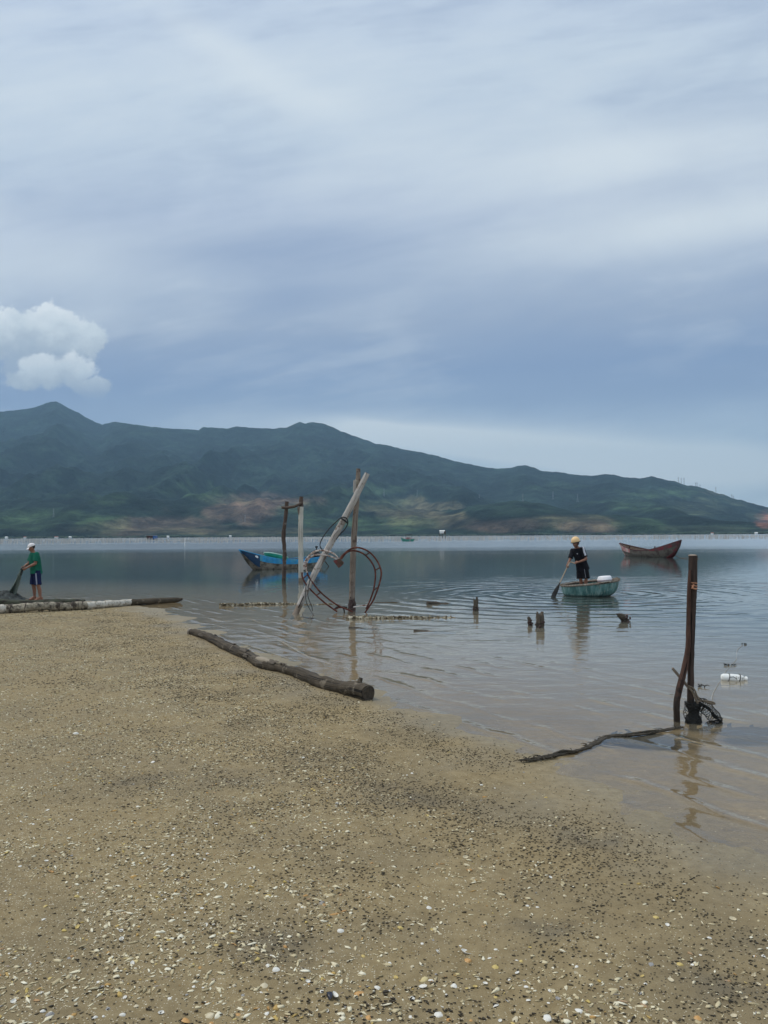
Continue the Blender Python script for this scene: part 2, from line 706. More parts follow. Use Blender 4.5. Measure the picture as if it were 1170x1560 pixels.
# wavelets that run up the shore on the right
s_ = n.v('DOT_PRODUCT', flat, (.86, .51, 0))
sw = n.m('ADD', n.m('MULTIPLY', s_, 2 * pi / .46), n.m('MULTIPLY', n.noise(flat, .9, 2), 5.0))
pk = n.m('POWER', n.m('ADD', .5, n.m('MULTIPLY', n.m('SINE', sw), .5)), 5.0)
sh = n.m('MULTIPLY', n.m('MULTIPLY', pk, .011), n.m('MULTIPLY', n.sstep(depth, .16, .04), n.sstep(n.noise(flat, .8, 2), .42, .62)))
height = n.m('ADD', n.m('ADD', ring, ring2), n.m('ADD', n.m('ADD', amb, amb2), sh))
# breeze-ruffled water farther out, in streaks
dist = n.v('LENGTH', flat)
st = n.noise(n.v('MULTIPLY', flat, (.006, .05, 1)), 1.0, 4, .6)
edge = n.m('ADD', n.m('MULTIPLY', n.m('SUBTRACT', st, .5), 60.0), py_)
ruf = n.m('POWER', n.sstep(edge, 36.0, 125.0), 1.5)
ruf = n.m('MULTIPLY', ruf, n.m('ADD', .60, n.m('MULTIPLY', n.noise(n.v('MULTIPLY', flat, (.004, .03, 1)), 1.0, 4), .55)))
rip = n.m('MULTIPLY', n.m('MULTIPLY', n.m('SUBTRACT', n.noise(flat, 2.2, 3, .6), .5), .035), ruf)
height = n.m('ADD', height, rip)
nor = n.bump(height, 1.0, 1.0)
gl_rough = n.m('ADD', .02, n.m('MULTIPLY', ruf, .18))
gl = n.node('ShaderNodeBsdfGlossy')
n.put(gl.inputs['Color'], (1, 1, 1, 1))
n.put(gl.inputs['Roughness'], gl_rough)
n.put(gl.inputs['Normal'], nor)
tr = n.node('ShaderNodeBsdfTransparent')
tint = n.mix(n.sstep(depth, .0, .35), (1.0, .99, .97), (.85, .83, .74))
n.put(tr.inputs['Color'], tint)
mk = n.node('ShaderNodeBsdfDiffuse')
n.put(mk.inputs['Color'], n.mix(n.sstep(depth, .08, .36), (.43, .38, .28), (.070, .088, .082)))
murk = n.m('SUBTRACT', 1.0, n.m('POWER', 2.718, n.m('MULTIPLY', depth, -3.2)))
body = n.node('ShaderNodeMixShader')
n.put(body.inputs[0], murk)
n.put(body.inputs[1], tr.outputs[0])
n.put(body.inputs[2], mk.outputs[0])
fr = n.node('ShaderNodeFresnel')
n.put(fr.inputs['IOR'], 1.333)
n.put(fr.inputs['Normal'], nor)
full = n.node('ShaderNodeMixShader')
n.put(full.inputs[0], fr.outputs[0])
n.put(full.inputs[1], body.outputs[0])
n.put(full.inputs[2], gl.outputs[0])
n.out(full.outputs[0])
wx = axis(-14.5, 8.0, .12, -11000, 11000, 1.35)
wy = axis(2.0, 27.0, .12, -220, 12500, 1.35)
water = tensor('water', wx, wy, lambda X, Y: 0 * X, m_water, {'depth': lambda X, Y, Z: np.clip(-H(X, Y), 0, 5)})

# ------------------------------------------------------------------ mountains across the lagoon
sky_px = [(-900, 640), (-500, 655), (-250, 640), (-120, 630), (0, 627), (25, 625), (45, 622), (58, 619), (70, 614), (78, 612), (86, 611.5), (93, 615), (105, 622), (118, 628), (130, 635), (145, 643), (156, 647), (165, 644),
          (175, 642.5), (200, 646), (230, 650), (260, 653), (285, 654), (303, 655), (308, 651), (325, 651), (345, 653), (360, 649.5), (372, 651), (390, 652), (415, 653),
          (438, 651), (448, 646), (457, 643), (466, 645), (478, 643), (492, 645), (505, 650), (520, 657), (545, 666), (560, 671), (572, 676), (590, 678), (612, 684), (640, 689),
          (665, 694), (690, 702), (715, 707), (740, 712), (755, 714), (775, 713), (790, 710), (800, 708.5), (812, 712), (828, 718), (850, 719), (875, 723), (900, 725), (920, 722.5), (935, 723), (950, 727),
          (975, 729), (992, 725.5), (1003, 728), (1018, 732), (1028, 732.5), (1040, 738), (1048, 740), (1053, 739.5), (1062, 741), (1075, 745), (1092, 751), (1105, 754), (1115, 759), (1130, 762), (1150, 768),
          (1170, 773), (1240, 788), (1350, 800), (1600, 806), (2000, 808)]
sx, sy = np.array(sky_px).T
cols = np.concatenate([np.arange(-900, -60, 14), np.arange(-60, 1230, 2.2), np.arange(1230, 2000, 14)])
ridge_y = np.interp(cols, sx, sy)
ridge_y = ridge_y + .8 * fbm(np.stack([cols / 9, 0 * cols, 0 * cols], 1), 3) * (ridge_y < 790)
Rr = np.interp(cols, [-900, 0, 150, 200, 480, 800, 1000, 1170, 2000], [7600, 7400, 7200, 6300, 6100, 5400, 5000, 4700, 4700])
R0 = 2050.0
NT_ = 150
tt = np.linspace(0, 1, NT_) ** 1.15
tb = np.array([1.02, 1.06, 1.12, 1.2, 1.3])
hv = np.zeros((len(cols), NT_ + len(tb), 3))
T = np.zeros((len(cols), NT_ + len(tb)))
for i, c in enumerate(cols):
    d = ray(c, ridge_y[i])
    d = d / math.hypot(d[0], d[1])
    az = math.atan2(d[0], d[1])
    zr = CAM_H + d[2] * Rr[i]
    for arr, isb in ((tt, 0), (tb, 1)):
        r = R0 + arr * (Rr[i] - R0)
        k0 = NT_ if isb else 0
        z = np.where(arr <= 1, zr * (.06 * arr + .94 * arr ** 1.75), zr * (1 - (arr - 1) * 1.4))
        hv[i, k0:k0 + len(arr), 0] = math.sin(az) * r
        hv[i, k0:k0 + len(arr), 1] = math.cos(az) * r
        hv[i, k0:k0 + len(arr), 2] = z
        T[i, k0:k0 + len(arr)] = arr
wp = hv.copy()
wp[..., 2] = 0
spur = ridged(np.stack([wp[..., 0] / 900, wp[..., 1] / 2300, T * 0], -1), 4)
spur2 = fbm(np.stack([wp[..., 0] / 260, wp[..., 1] / 420, T * 0 + 3], -1), 4)
env = np.clip(T, 0, 1) ** .8 * np.clip(1 - T, 0, 1) * 1.9
zr_all = hv[:, NT_ - 1, 2][:, None]
hv[..., 2] += env * zr_all * (.25 * (spur - .55) + .12 * spur2)
foot = np.exp(-((T - .10) / .09) ** 2) * 34 * np.clip(.6 + 1.6 * fbm(np.stack([wp[..., 0] / 700, wp[..., 1] / 900, T * 0 + 8], -1), 2), 0, 2)
foot *= sstep(0, .02, T)
hv[..., 2] += foot
hv[:, 0, 2] = -3
# what covers the slopes, as seen from across the water: (px, py, half width, half height, colour, strength)
dz = hv - cam_pos
dep = dz @ fw
qx = 585 + F * (dz @ rt) / dep
qy = 780 - F * (dz @ up) / dep
GREEN, PALE, BROWN, TAN, RED = (.064, .112, .052), (.115, .145, .088), (.185, .125, .105), (.165, .145, .095), (.34, .15, .11)
cover = [(150, 797, 55, 14, GREEN, .9), (345, 744 + 18, 80, 9, PALE, .5), (355, 782, 75, 17, BROWN, .75), (410, 765, 70, 12, BROWN, .7), (210, 803, 110, 13, BROWN, .5), (60, 783, 60, 10, GREEN, .5),
         (285, 748, 50, 12, GREEN, .4), (170, 760, 40, 9, GREEN, .35), (20, 800, 60, 12, GREEN, .5), (640, 785, 60, 22, TAN, .75), (585, 772, 40, 12, PALE, .4), (590, 800, 70, 13, GREEN, .5), (700, 797, 40, 11, TAN, .55), (770, 800, 65, 10, BROWN, .75), (860, 797, 70, 11, TAN, .6),
         (880, 803, 40, 9, BROWN, .5), (960, 800, 60, 12, GREEN, .4), (1080, 770, 55, 12, PALE, .55), (960, 768, 70, 9, GREEN, .35), (850, 742, 60, 8, GREEN, .3), (1060, 807, 90, 6, PALE, .35), (1165, 793, 18, 12, RED, .95), (470, 775, 45, 14, GREEN, .4), (1150, 786, 15, 6, PALE, .6),
         (330, 810, 200, 5, TAN, .35), (500, 800, 60, 10, GREEN, .4), (1010, 750, 50, 8, GREEN, .3), (560, 745, 70, 10, GREEN, .3), (1100, 750, 30, 5, TAN, .4)]
base = np.array([.0155, .029, .025])
var = fbm(np.stack([wp[..., 0] / 330, wp[..., 1] / 330, T * 0 + 1], -1), 4)
ccol = base[None, None, :] * (1 + .45 * np.clip(var, -1, 1))[..., None]
warp = fbm(np.stack([wp[..., 0] / 240, wp[..., 1] / 500, T * 0 + 4], -1), 4)
warp2 = fbm(np.stack([wp[..., 0] / 240, wp[..., 1] / 500, T * 0 + 14], -1), 4)
for a, b, w, h_, cc, s in cover:
    rr = np.sqrt(((qx - a) / w + .8 * warp) ** 2 + ((qy - b) / h_ + .8 * warp2) ** 2)
    k = sstep(1.2, .7, rr) * s * (.75 + .5 * np.clip(var, -1, 1))
    ccol = ccol * (1 - k[..., None]) + np.array(cc) * k[..., None]
gorge = sstep(.5, .62, fbm(np.stack([wp[..., 0] / 120, wp[..., 1] / 240, T * 0 + 6], -1), 4)) * sstep(.55, .1, T) * .5
ccol = ccol * (1 - gorge[..., None] * .6) + base * gorge[..., None] * .6

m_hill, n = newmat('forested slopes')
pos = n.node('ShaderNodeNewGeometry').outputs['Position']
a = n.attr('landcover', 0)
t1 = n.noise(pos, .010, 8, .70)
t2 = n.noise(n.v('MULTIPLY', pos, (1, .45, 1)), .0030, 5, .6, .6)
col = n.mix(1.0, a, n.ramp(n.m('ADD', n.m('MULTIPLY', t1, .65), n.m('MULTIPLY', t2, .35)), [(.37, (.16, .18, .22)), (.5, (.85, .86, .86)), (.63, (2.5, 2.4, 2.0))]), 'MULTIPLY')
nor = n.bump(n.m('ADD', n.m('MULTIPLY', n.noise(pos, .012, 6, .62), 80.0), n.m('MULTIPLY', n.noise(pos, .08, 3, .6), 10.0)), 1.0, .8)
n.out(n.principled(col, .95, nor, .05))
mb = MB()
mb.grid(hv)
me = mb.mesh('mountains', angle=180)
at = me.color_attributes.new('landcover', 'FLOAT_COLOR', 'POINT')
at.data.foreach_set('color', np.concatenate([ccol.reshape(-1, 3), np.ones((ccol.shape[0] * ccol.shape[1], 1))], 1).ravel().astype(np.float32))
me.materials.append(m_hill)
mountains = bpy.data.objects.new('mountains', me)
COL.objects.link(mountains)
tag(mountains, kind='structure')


def hill_point(px, py):
    i = int(np.argmin(np.abs(cols - px)))
    j = int(np.argmin(np.abs(qy[i, 1:NT_] - py))) + 1
    return hv[i, j]


# wooded far shore: one long belt of crowns nobody could count
m_belt = mat_plain('far trees', (.035, .055, .03), .95, .5, .02)
mb = MB()
for k in range(1500):
    px = random.uniform(-250, 1400)
    rr_ = random.uniform(2000, 2120)
    d = ray(px, 816)
    d = d / math.hypot(d[0], d[1])
    big_ = max(0, perlin(np.array([px / 60, 3.1, 0]))) * 6
    hgt = random.uniform(2.5, 5.5) + big_
    mb.ell((d[0] * rr_, d[1] * rr_, hgt * .45), (random.uniform(3, 10), random.uniform(3, 8), hgt * .6), nu=6, nv=4)
tag(mb.build('shoreline_trees', m_belt), 'dark low belt of trees along the far shore below the mountains', 'trees', kind='stuff')

# houses, pylons and masts across the water
m_white = mat_plain('white wall paint', (.75, .75, .73), .7, .08, .5)
m_roof = mat_plain('red roof tile', (.32, .13, .09), .8, .2, .5)
m_steel = mat_plain('galvanised steel', (.26, .28, .30), .5, .1, .2)
house_px = [(86, 'large white house near the left end of the far shore'), (107, 'white house right of the largest one on the far shore'), (10, 'low white house at the far left on the far shore'),
            (38, 'small white house behind the man in the white cap'), (256, 'white house on the far shore right of the blue stilt shack'), (351, 'white house on the far shore above the blue boat'), (1085, 'white house on the far shore above the tall brown post'),
            (1152, 'white house on the far shore below the red quarry')]
for k, (px, lb) in enumerate(house_px):
    d = ray(px, 816)
    d /= math.hypot(d[0], d[1])
    b = (d[0] * 1990, d[1] * 1990, 0)
    t = thing('house', b, lb, 'house', 'houses on the far shore')
    w_ = 7 if k == 0 else random.uniform(4, 5.5)
    MB().box((0, 0, 1.6), (w_, 6, 3.2)).build('wall', m_white, t)
    rf = MB().rings([np.array([(-w_ / 2 - .5, -3.6, 3.2), (-w_ / 2 - .5, 3.6, 3.2), (-w_ / 2 - .5, 0, 4.8)]), np.array([(w_ / 2 + .5, -3.6, 3.2), (w_ / 2 + .5, 3.6, 3.2), (w_ / 2 + .5, 0, 4.8)])])
    rf.build('roof', m_white if k % 3 else m_roof, t, smooth=False)


def pylon_mesh(h, w):
    mb = MB()
    for sx_ in (-1, 1):
        for sy_ in (-1, 1):
            mb.tube([(sx_ * w, sy_ * w, 0), (sx_ * w * .3, sy_ * w * .3, h * .7), (sx_ * w * .22, sy_ * w * .22, h)], .30, 4)
    for k in range(7):
        z0, z1 = h * .1 * k, h * .1 * (k + 1)
        a0, a1 = w * (1 - .1 * k), w * (1 - .1 * (k + 1))
        for s in (-1, 1):
            mb.tube([(-a0, s * a0, z0), (a1, s * a1, z1)], .16, 4)
            mb.tube([(a0, s * a0, z0), (-a1, s * a1, z1)], .16, 4)
    for z in (.72, .84, .96):
        mb.tube([(-w * 1.3, 0, h * z), (w * 1.3, 0, h * z)], .28, 4)
    return mb.mesh('pylon', smooth=False)


pm = pylon_mesh(58, 6.0)
pm.materials.append(m_steel)
pyl = [(584, 757, 'lattice pylon on the slope just right of the tall leaning pole'), (635, 757, 'lattice pylon on the slope above the tiny green boat'), (729, 765, 'lattice pylon on the slope above the small upright stump'),
       (795, 764, 'lattice pylon on the slope left of the man in the basket boat'), (841, 762, 'lattice pylon on the slope above the paddle'), (880, 765, 'lattice pylon on the slope straight above the yellow helmet'), (166 / 2, 788, 'lattice pylon on the left slope above the white cap'),
       (373, 796, 'lattice pylon on the slope above the blue bow')]
for k, (px, py, lb) in enumerate(pyl):
    o = bpy.data.objects.new('transmission_pylon', pm)
    o.location = Vector(hill_point(px, py)) - Vector((0, 0, 2))
    s = 12.5 / F * np.linalg.norm(hill_point(px, py)) / 58
    o.scale = (s, s, s)
    tag(o, lb, 'pylon', 'power line pylons on the mountain slopes')
    COL.objects.link(o)
mm = MB().tube([(0, 0, 0), (0, 0, 1)], .045, 5).box((0, 0, .8), (.14, .05, .1)).mesh('mast')
mm.materials.append(m_steel)
masts = [(1033, 8, 'tall thin mast on the right ridge, leftmost of three'), (1037.3, 8.5, 'tall thin mast on the right ridge, middle of three'), (1042, 10, 'tall thin mast on the right ridge, rightmost of three'),
         (1059, 5.5, 'short mast on the ridge hump right of the three tall masts'), (1062.5, 5.5, 'second short mast on the ridge hump, beside the first'), (1067.5, 4, 'shortest mast on the ridge hump'), (1090.5, 8, 'lone thin mast half way down the right ridge'), (1114.5, 5.5, 'left one of two low masts near the right end of the ridge'),
         (1117.6, 4, 'right one of two low masts near the right end of the ridge')]
for px, hp, lb in masts:
    i = int(np.argmin(np.abs(cols - px)))
    b = hv[i, NT_ - 1]
    o = bpy.data.objects.new('ridge_mast', mm)
    o.location = Vector(b) - Vector((0, 0, 4))
    hh = hp / F * np.linalg.norm(b) + 4
    o.scale = (32, 32, hh)
    tag(o, lb, 'mast', 'masts on the right-hand ridge')
    COL.objects.link(o)

# ------------------------------------------------------------------ oyster stakes
m_stake = mat_plain('bleached stake', (.48, .47, .45), .8, .35, .2)
cand = []
for k in range(5200):
    px = random.uniform(-260, 1430)
    lo = 250 + 25 * perlin(np.array([px / 90, 1.7, 0])) - (px - 585) * -.02
    row = random.choice([0, 0, 0, 0, 1, 1, 2, 3, 4, 5, 6, 8, 11, 15])
    Y = lo + row * 42 + random.uniform(-9, 9) * (1 + .2 * row)
    if row > 0 and perlin(np.array([px / 40, row * 3.3, 0])) < -.18:
        continue
    X = Y * (px - 585) / F
    cand.append((Y, X, random.uniform(.9, 1.75)))
cand.sort()


def stake_geo(h, lean, w):
    mb = MB()
    return mb.pole((0, 0, -.8), (lean, lean * .5, h), w, w * .8, seg=5, n=5, wob=.04, rough=.1)


sm_ = []
for k in range(6):
    me = stake_geo(1.0, random.uniform(-.06, .06), .055 + .008 * k).mesh('oyster_stake')
    me.materials.append(m_stake)
    sm_.append(me)
inview = [c for c in cand if abs(c[1]) < c[0] * .53]
near = inview[:300]
nearset = set(id(c) for c in near)
for c in near:
    o = bpy.data.objects.new('oyster_stake', random.choice(sm_))
    o.location = (c[1], c[0], 0)
    o.scale = (1, 1, c[2])
    tag(o, 'pale thin oyster stake in the front rows of the far stake field', 'stake', 'front stakes of the oyster field')
    COL.objects.link(o)
mb = MB()
for c in cand:
    if id(c) in nearset:
        continue
    w = .05 + .00006 * c[0]
    mb.tube([(c[1], c[0], -.3), (c[1] + random.uniform(-.05, .05), c[0], c[2])], w, 4)
# ropes strung between the rows
for k in range(60):
    Y = 262 + 42 * (k % 12) + random.uniform(-4, 4)
    x0 = random.uniform(-.62, .5) * Y
    ln_ = random.uniform(30, 110)
    mb.tube([(x0 + ln_ * q, Y, .75 - .2 * math.sin(pi * q * 3) ** 2) for q in np.linspace(0, 1, 9)], .045, 4)
tag(mb.build('oyster_stakes', m_stake), 'dense pale field of oyster stakes and lines far out on the lagoon', 'stakes', kind='stuff')
b = P(281.5, 831)
mb = MB().pole((0, 0, -.8), (0.02, 0, 1.62), .085, .07, seg=6, n=8, wob=.02)
tag(mb.build('marker_stake', m_white, off=(0, 0, 0)), 'single white marker stake standing clear of the oyster field', 'stake').location = Vector(b)

# ------------------------------------------------------------------ far huts and boats
m_teal = mat_plain('teal boat paint', (.05, .30, .24), .6, .25, 3, dirt=(.12, .14, .12), dirt_amt=.4)
m_black = mat_plain('black rubber', (.015, .015, .016), .6, .3, 9)
m_darkwood = mat_plain('dark wood', (.07, .05, .04), .85, .4, 5)
m_tarp = mat_plain('grey tarp', (.30, .31, .32), .8, .2, 2)
m_bluep = mat_plain('blue paint', (.03, .12, .35), .6, .25, 3, dirt=(.10, .12, .14), dirt_amt=.35)
m_redp = mat_plain('faded red paint', (.12, .014, .020), .7, .4, 4, dirt=(.05, .03, .03), dirt_amt=.6)

b = PY(674, 817, 390)
t = thing('stilt_hut', (b[0], b[1], 0), 'little white-roofed hut on tall thin stilts among the far stakes', 'hut')
MB().box((-.3, 0, 3.35), (2.0, 1.8, 1.1)).build('cabin', m_white, t)
MB().rings([np.array([(-1.5, -1.2, 3.9), (-1.5, 1.2, 3.9), (-1.5, 0, 4.45)]), np.array([(1.2, -1.2, 3.9), (1.2, 1.2, 3.9), (1.2, 0, 4.45)])]).build('roof', m_white, t, smooth=False)
MB().box((0, 0, 2.7), (3.3, 2.2, .16)).build('deck', m_darkwood, t)
MB().box((1.25, 0, 3.5), (.7, 1.2, 1.45)).build('dark_shelter', m_darkwood, t)
for x in (-1.4, 0, 1.5):
    for y in (-.9, .9):
        MB().pole((x, y, -1), (x * .98, y, 2.62), .1, .09, 6, 6).build('stilt', m_darkwood, t)

b = PY(231, 823, 360)
t = thing('stilt_shack', (b[0], b[1], 0), 'blue and brown stilt shack with a pale flat roof standing in the oyster stakes', 'shack')
MB().box((0, 0, 1.65), (4.2, 2.6, 1.7)).build('wall', m_darkwood, t)
MB().box((1.75, -.1, 1.75), (1.4, 2.75, 1.5)).build('blue_sheet', m_bluep, t)
MB().box((-.6, -1.34, 1.6), (.9, .06, 1.1)).build('door', m_redp, t)
MB().box((-.25, 0, 2.62), (5.0, 3.2, .16), (0, .03, 0)).build('roof', m_tarp, t)
MB().box((0, 0, .7), (5.2, 3.0, .15)).build('deck', m_darkwood, t)
for x in (-2.3, 0, 2.3):
    for y in (-1.2, 1.2):
        MB().pole((x, y, -1), (x, y, .62), .1, .1, 5, 6).build('stilt', m_darkwood, t)


def hull(L, beam, x0=-.5, bow=(.9, 1.0), stern=(.55, .6), mid=.42, keel_d=-.16, strake_v=.62, full=.75, rake=.18, ns=33, nvv=25, sternw=.45, kb=.82):
    """returns function pt(t, v): t 0 stern .. 1 bow, v -1 port rail .. 1 starboard rail"""
    def pt(t, v, inset=0.0):
        s = 2 * t - 1
        b_ = beam / 2 * max(0.0, (1 - abs(s) ** 2.6)) ** full
        if s < 0:
            b_ = max(b_, beam / 2 * sternw * (1 - abs(s) ** 6 * .75))
        b_ = max(b_ - inset, .012)
        e = abs(s)
        if s > 0:
            sh = mid + (bow[0] - mid) * e ** 2.4
            kz = keel_d + (bow[0] * kb - keel_d) * max(0, (e - .62) / .38) ** 2.1
        else:
            sh = mid + (stern[0] - mid) * e ** 2.4
            kz = keel_d + (stern[0] * .75 - keel_d) * max(0, (e - .72) / .28) ** 2.1
        kz = min(kz, sh - .05) + inset * .8
        a = abs(v)
        y = b_ * math.sin(min(1, a * 1.04) * pi / 2) ** .72 * (1 if v >= 0 else -1)
        z = kz + (sh - kz) * (a ** 2.1)
        x = (t + x0) * L * (1 - rake) + (rake * L * .5) * (s ** 3) * (.55 + .45 * a)
        return np.array([x, y, z])
    return pt


def hull_parts(pt, root, m_low, m_up, m_in, m_rail, sv=.62, rail_r=.028, ns=37):
    ts = np.linspace(0, 1, ns)
    MB().grid(np.array([[pt(t, v) for v in np.linspace(-sv, sv, 21)] for t in ts])).build('hull', m_low, root, angle=80)
    st = MB()
    for s in (-1, 1):
        o = np.array([[pt(t, s * v) + np.array([0, s * .012, 0]) for v in np.linspace(sv - .03, 1, 7)] for t in ts])
        st.grid(o)
    st.build('strake', m_up, root, angle=80)
    MB().grid(np.array([[pt(t, v, .035) for v in np.linspace(-1, 1, 23)] for t in ts])).build('lining', m_in, root, angle=80)
    for s in (-1, 1):
        MB().tube([pt(t, s, .012) + np.array([0, 0, .012]) for t in ts], rail_r, 8).build('rail', m_rail, root)
    e0, e1 = ts[0], ts[-1]
    for e in (0.0, 1.0):
        MB().tube([pt(e, v) for v in np.linspace(0, 1, 6)] , .035, 8).build('stem_post', m_rail, root)


# ---- blue sampan
bb, ss = P(384, 868.5), P(482, 863.6)
d = bb - ss
yaw = math.atan2(d[1], d[0])
Lw = float(np.linalg.norm(d[:2]))
mid_ = (bb + ss) / 2
m_hullgrey = mat_plain('weathered hull planking', (.22, .19, .15), .85, .3, 4, dirt=(.07, .06, .045), dirt_amt=.6)
m_boatin = mat_plain('bare boat inside', (.16, .12, .09), .85, .35, 5)
m_blueup = mat_plain('bright blue strake paint', (.020, .24, .48), .6, .3, 5, dirt=(.07, .28, .38), dirt_amt=.5)
m_bluedark = mat_plain('dark blue bow paint', (.014, .045, .10), .6, .3, 5)
t = thing('fishing_boat', mid_, 'blue wooden sampan with a grey hull and green tub aboard, behind the thin posts', 'boat', rz=yaw)
LB = Lw * 1.36
pt = hull(LB, 1.45, bow=(1.12, 1), stern=(.66, .6), mid=.50, keel_d=-.2, rake=.22)
hull_parts(pt, t, m_hullgrey, m_blueup, m_boatin, m_blueup, sv=.85)
# bow deck and the painted bow cheeks
ts = np.linspace(.80, .985, 10)
MB().grid(np.array([[pt(q, v) * np.array([1, .96, 1]) + np.array([0, 0, -.035 + .05 * (1 - v * v)]) for v in np.linspace(-1, 1, 7)] for q in ts])).build('foredeck', m_redp, t)
ch = MB()
for s in (-1, 1):
    ch.grid(np.array([[pt(q, s * v) + np.array([0, s * .022, 0]) for v in np.linspace(.5, .99, 6)] for q in np.linspace(.88, 1, 9)]))
ch.build('bow_cheek', m_bluedark, t)
ch = MB()
for s in (-1, 1):
    ch.ell(pt(.90, s * .92) + np.array([0, s * .03, 0]), (.16, .012, .06), (0, -.35, 0), 12, 6)
ch.build('bow_eye', m_white, t)
for q in (.3, .5, .68):
    a, c = pt(q, 1), pt(q, -1)
    MB().box((a[0], 0, a[2] - .08), (.16, abs(a[1] - c[1]) - .08, .04)).build('thwart', m_boatin, t)
en = pt(.06, 0)
MB().box((en[0] + .1, 0, .72), (.35, .3, .34), None, .04).ell((en[0] + .1, 0, .95), (.15, .13, .08)).build('engine', m_black, t)
MB().tube([(en[0] - .1, 0, .62), (en[0] - .55, .1, .3), (en[0] - .9, .15, -.1)], .03, 8).build('propeller_shaft', m_darkwood, t)
MB().tube([(en[0] + .3, .2, .5), (en[0] + .3, .2, 1.2)], .03, 8).box((en[0] + .3, .2, 1.2), (.16, .06, .1)).build('tiller', m_black, t)


def local(root, loc, rz):
    """world matrix helper: point of a boat's own space in the world"""
    return np.array(Matrix.Translation(Vector(root)) @ Matrix.Rotation(rz, 4, 'Z') @ Vector(loc))


def basin(r, h, thick=.02, sq=1.0, tilt=(0, 0), nseg=36, floor=.25, lip=.025, pw=.55):
    """round tub / basket boat bowl, closed double wall"""
    mb = MB()
    th = np.linspace(0, 2 * pi, nseg, endpoint=False)
    prof = []
    for k in np.linspace(0, 1, 9):
        prof.append((r * (floor + (1 - floor) * math.sin(k * pi / 2) ** pw), h * (1 - math.cos(k * pi / 2)) ** .9))
    prof = [(.001, 0)] + prof
    inner = [(max(.001, a - thick), max(b_, 0) + thick * (1 if k < 4 else 0)) for k, (a, b_) in enumerate(prof)][::-1]
    rings = []
    for a, b_ in prof + inner:
        rings.append(np.stack([a * np.cos(th), a * sq * np.sin(th), b_ + a * np.cos(th) * tilt[0] + a * np.sin(th) * tilt[1]], 1))
    mb.rings(rings)
    rim = [(r * math.cos(q), r * sq * math.sin(q), h + r * math.cos(q) * tilt[0] + r * math.sin(q) * tilt[1]) for q in np.linspace(0, 2 * pi, nseg + 1)]
    return mb, rim


m_greentub = mat_plain('green fibreglass', (.03, .40, .28), .5, .25, 4)
m_rimpale = mat_plain('pale green rim', (.40, .62, .55), .6, .2, 6)
gp = local(mid_, (.11 * LB, 0, .46), yaw)
t = thing('basket_tub', gp, 'round green coracle tub tilted inside the blue sampan', 'coracle', rz=yaw)
mb, rim = basin(.70, .30, tilt=(.26, .0), sq=.92)
mb.build('bowl', m_greentub, t)
MB().tube(rim, .028, 8).build('rim', m_rimpale, t)
# bundle of nets and floats by the stern
gp = local(mid_, (-.26 * LB, 0, .42), yaw)
mb = MB()
for k in range(9):
    mb.ell((random.uniform(-.4, .4), random.uniform(-.25, .25), random.uniform(.02, .14)), (random.uniform(.12, .25), random.uniform(.1, .2), random.uniform(.06, .12)), (0, 0, random.random() * 3), 9, 6)
tag(mb.build('net_bundle', mat_plain('straw net', (.40, .33, .20), .9, .35, 12), off=tuple(gp)), 'heap of straw coloured netting in the stern of the blue sampan', 'net')
mb = MB()
for k in range(3):
    mb.ell((random.uniform(-.18, .18), random.uniform(-.1, .1), .1), .1, None, 10, 7)
tag(mb.build('float_bundle', m_white, off=tuple(local(mid_, (-.12 * LB, -.1, .46), yaw))), 'white net floats heaped amidships in the blue sampan', 'floats')

# ---- brown wooden boat with red ends
bb, ss = P(1026, 850.2), P(954, 846.8)
d = bb - ss
yaw = math.atan2(d[1], d[0])
Lw = float(np.linalg.norm(d[:2]))
mid_ = (bb + ss) / 2
m_brownhull = mat_plain('grey brown planks', (.105, .095, .078), .85, .35, 3, dirt=(.05, .035, .03), dirt_amt=.6)
m_darkrail = mat_plain('dark red brown rail', (.06, .025, .024), .8, .35, 4)
t = thing('wooden_boat', mid_, 'brown wooden boat with high dark red ends moored beyond the tall brown post', 'boat', rz=yaw)
LB2 = Lw * 1.30
pt = hull(LB2, 1.5, bow=(1.36, 1), stern=(1.05, 1), mid=.52, keel_d=-.2, rake=.26, full=.8, sternw=.3, kb=.5)
hull_parts(pt, t, m_brownhull, m_brownhull, m_boatin, m_darkrail, sv=.78, rail_r=.05)
ch = MB()
for s in (-1, 1):
    rows = []
    for q in np.linspace(.68, 1, 14):
        k_, r_ = pt(q, 0)[2], pt(q, 1)[2]
        dpt = min(.30, .08 + (q - .68) * 1.2)
        v0 = max(.25, max(0, (r_ - dpt - k_) / (r_ - k_)) ** (1 / 2.1))
        rows.append([pt(q, s * v) + np.array([0, s * .03, 0]) for v in np.linspace(v0, 1.0, 6)])
    ch.grid(np.array(rows))
ch.build('bow_panel', m_redp, t)
m_pink = mat_plain('faded pink paint', (.32, .12, .12), .75, .35, 5, dirt=(.36, .30, .27), dirt_amt=.6)
ch = MB()
for s in (-1, 1):
    ch.grid(np.array([[pt(q, s * v) + np.array([0, s * .03, 0]) for v in np.linspace(.80, 1.0, 6)] for q in np.linspace(0, .26, 10)]))
ch.build('stern_panel', m_pink, t)
MB().grid(np.array([[pt(q, v) * np.array([1, .95, 1]) + np.array([0, 0, -.05]) for v in np.linspace(-1, 1, 7)] for q in np.linspace(.80, .985, 9)])).build('foredeck', m_redp, t)
MB().grid(np.array([[pt(q, v) * np.array([1, .95, 1]) + np.array([0, 0, -.08]) for v in np.linspace(-1, 1, 7)] for q in np.linspace(.02, .2, 9)])).build('stern_deck', m_pink, t)
for q, hh in ((.24, .42), (.76, .34)):
    a = pt(q, -.92)
    MB().tube([a, a + np.array([.1, 0, hh])], .045, 7).build('thole_post', m_darkrail, t)
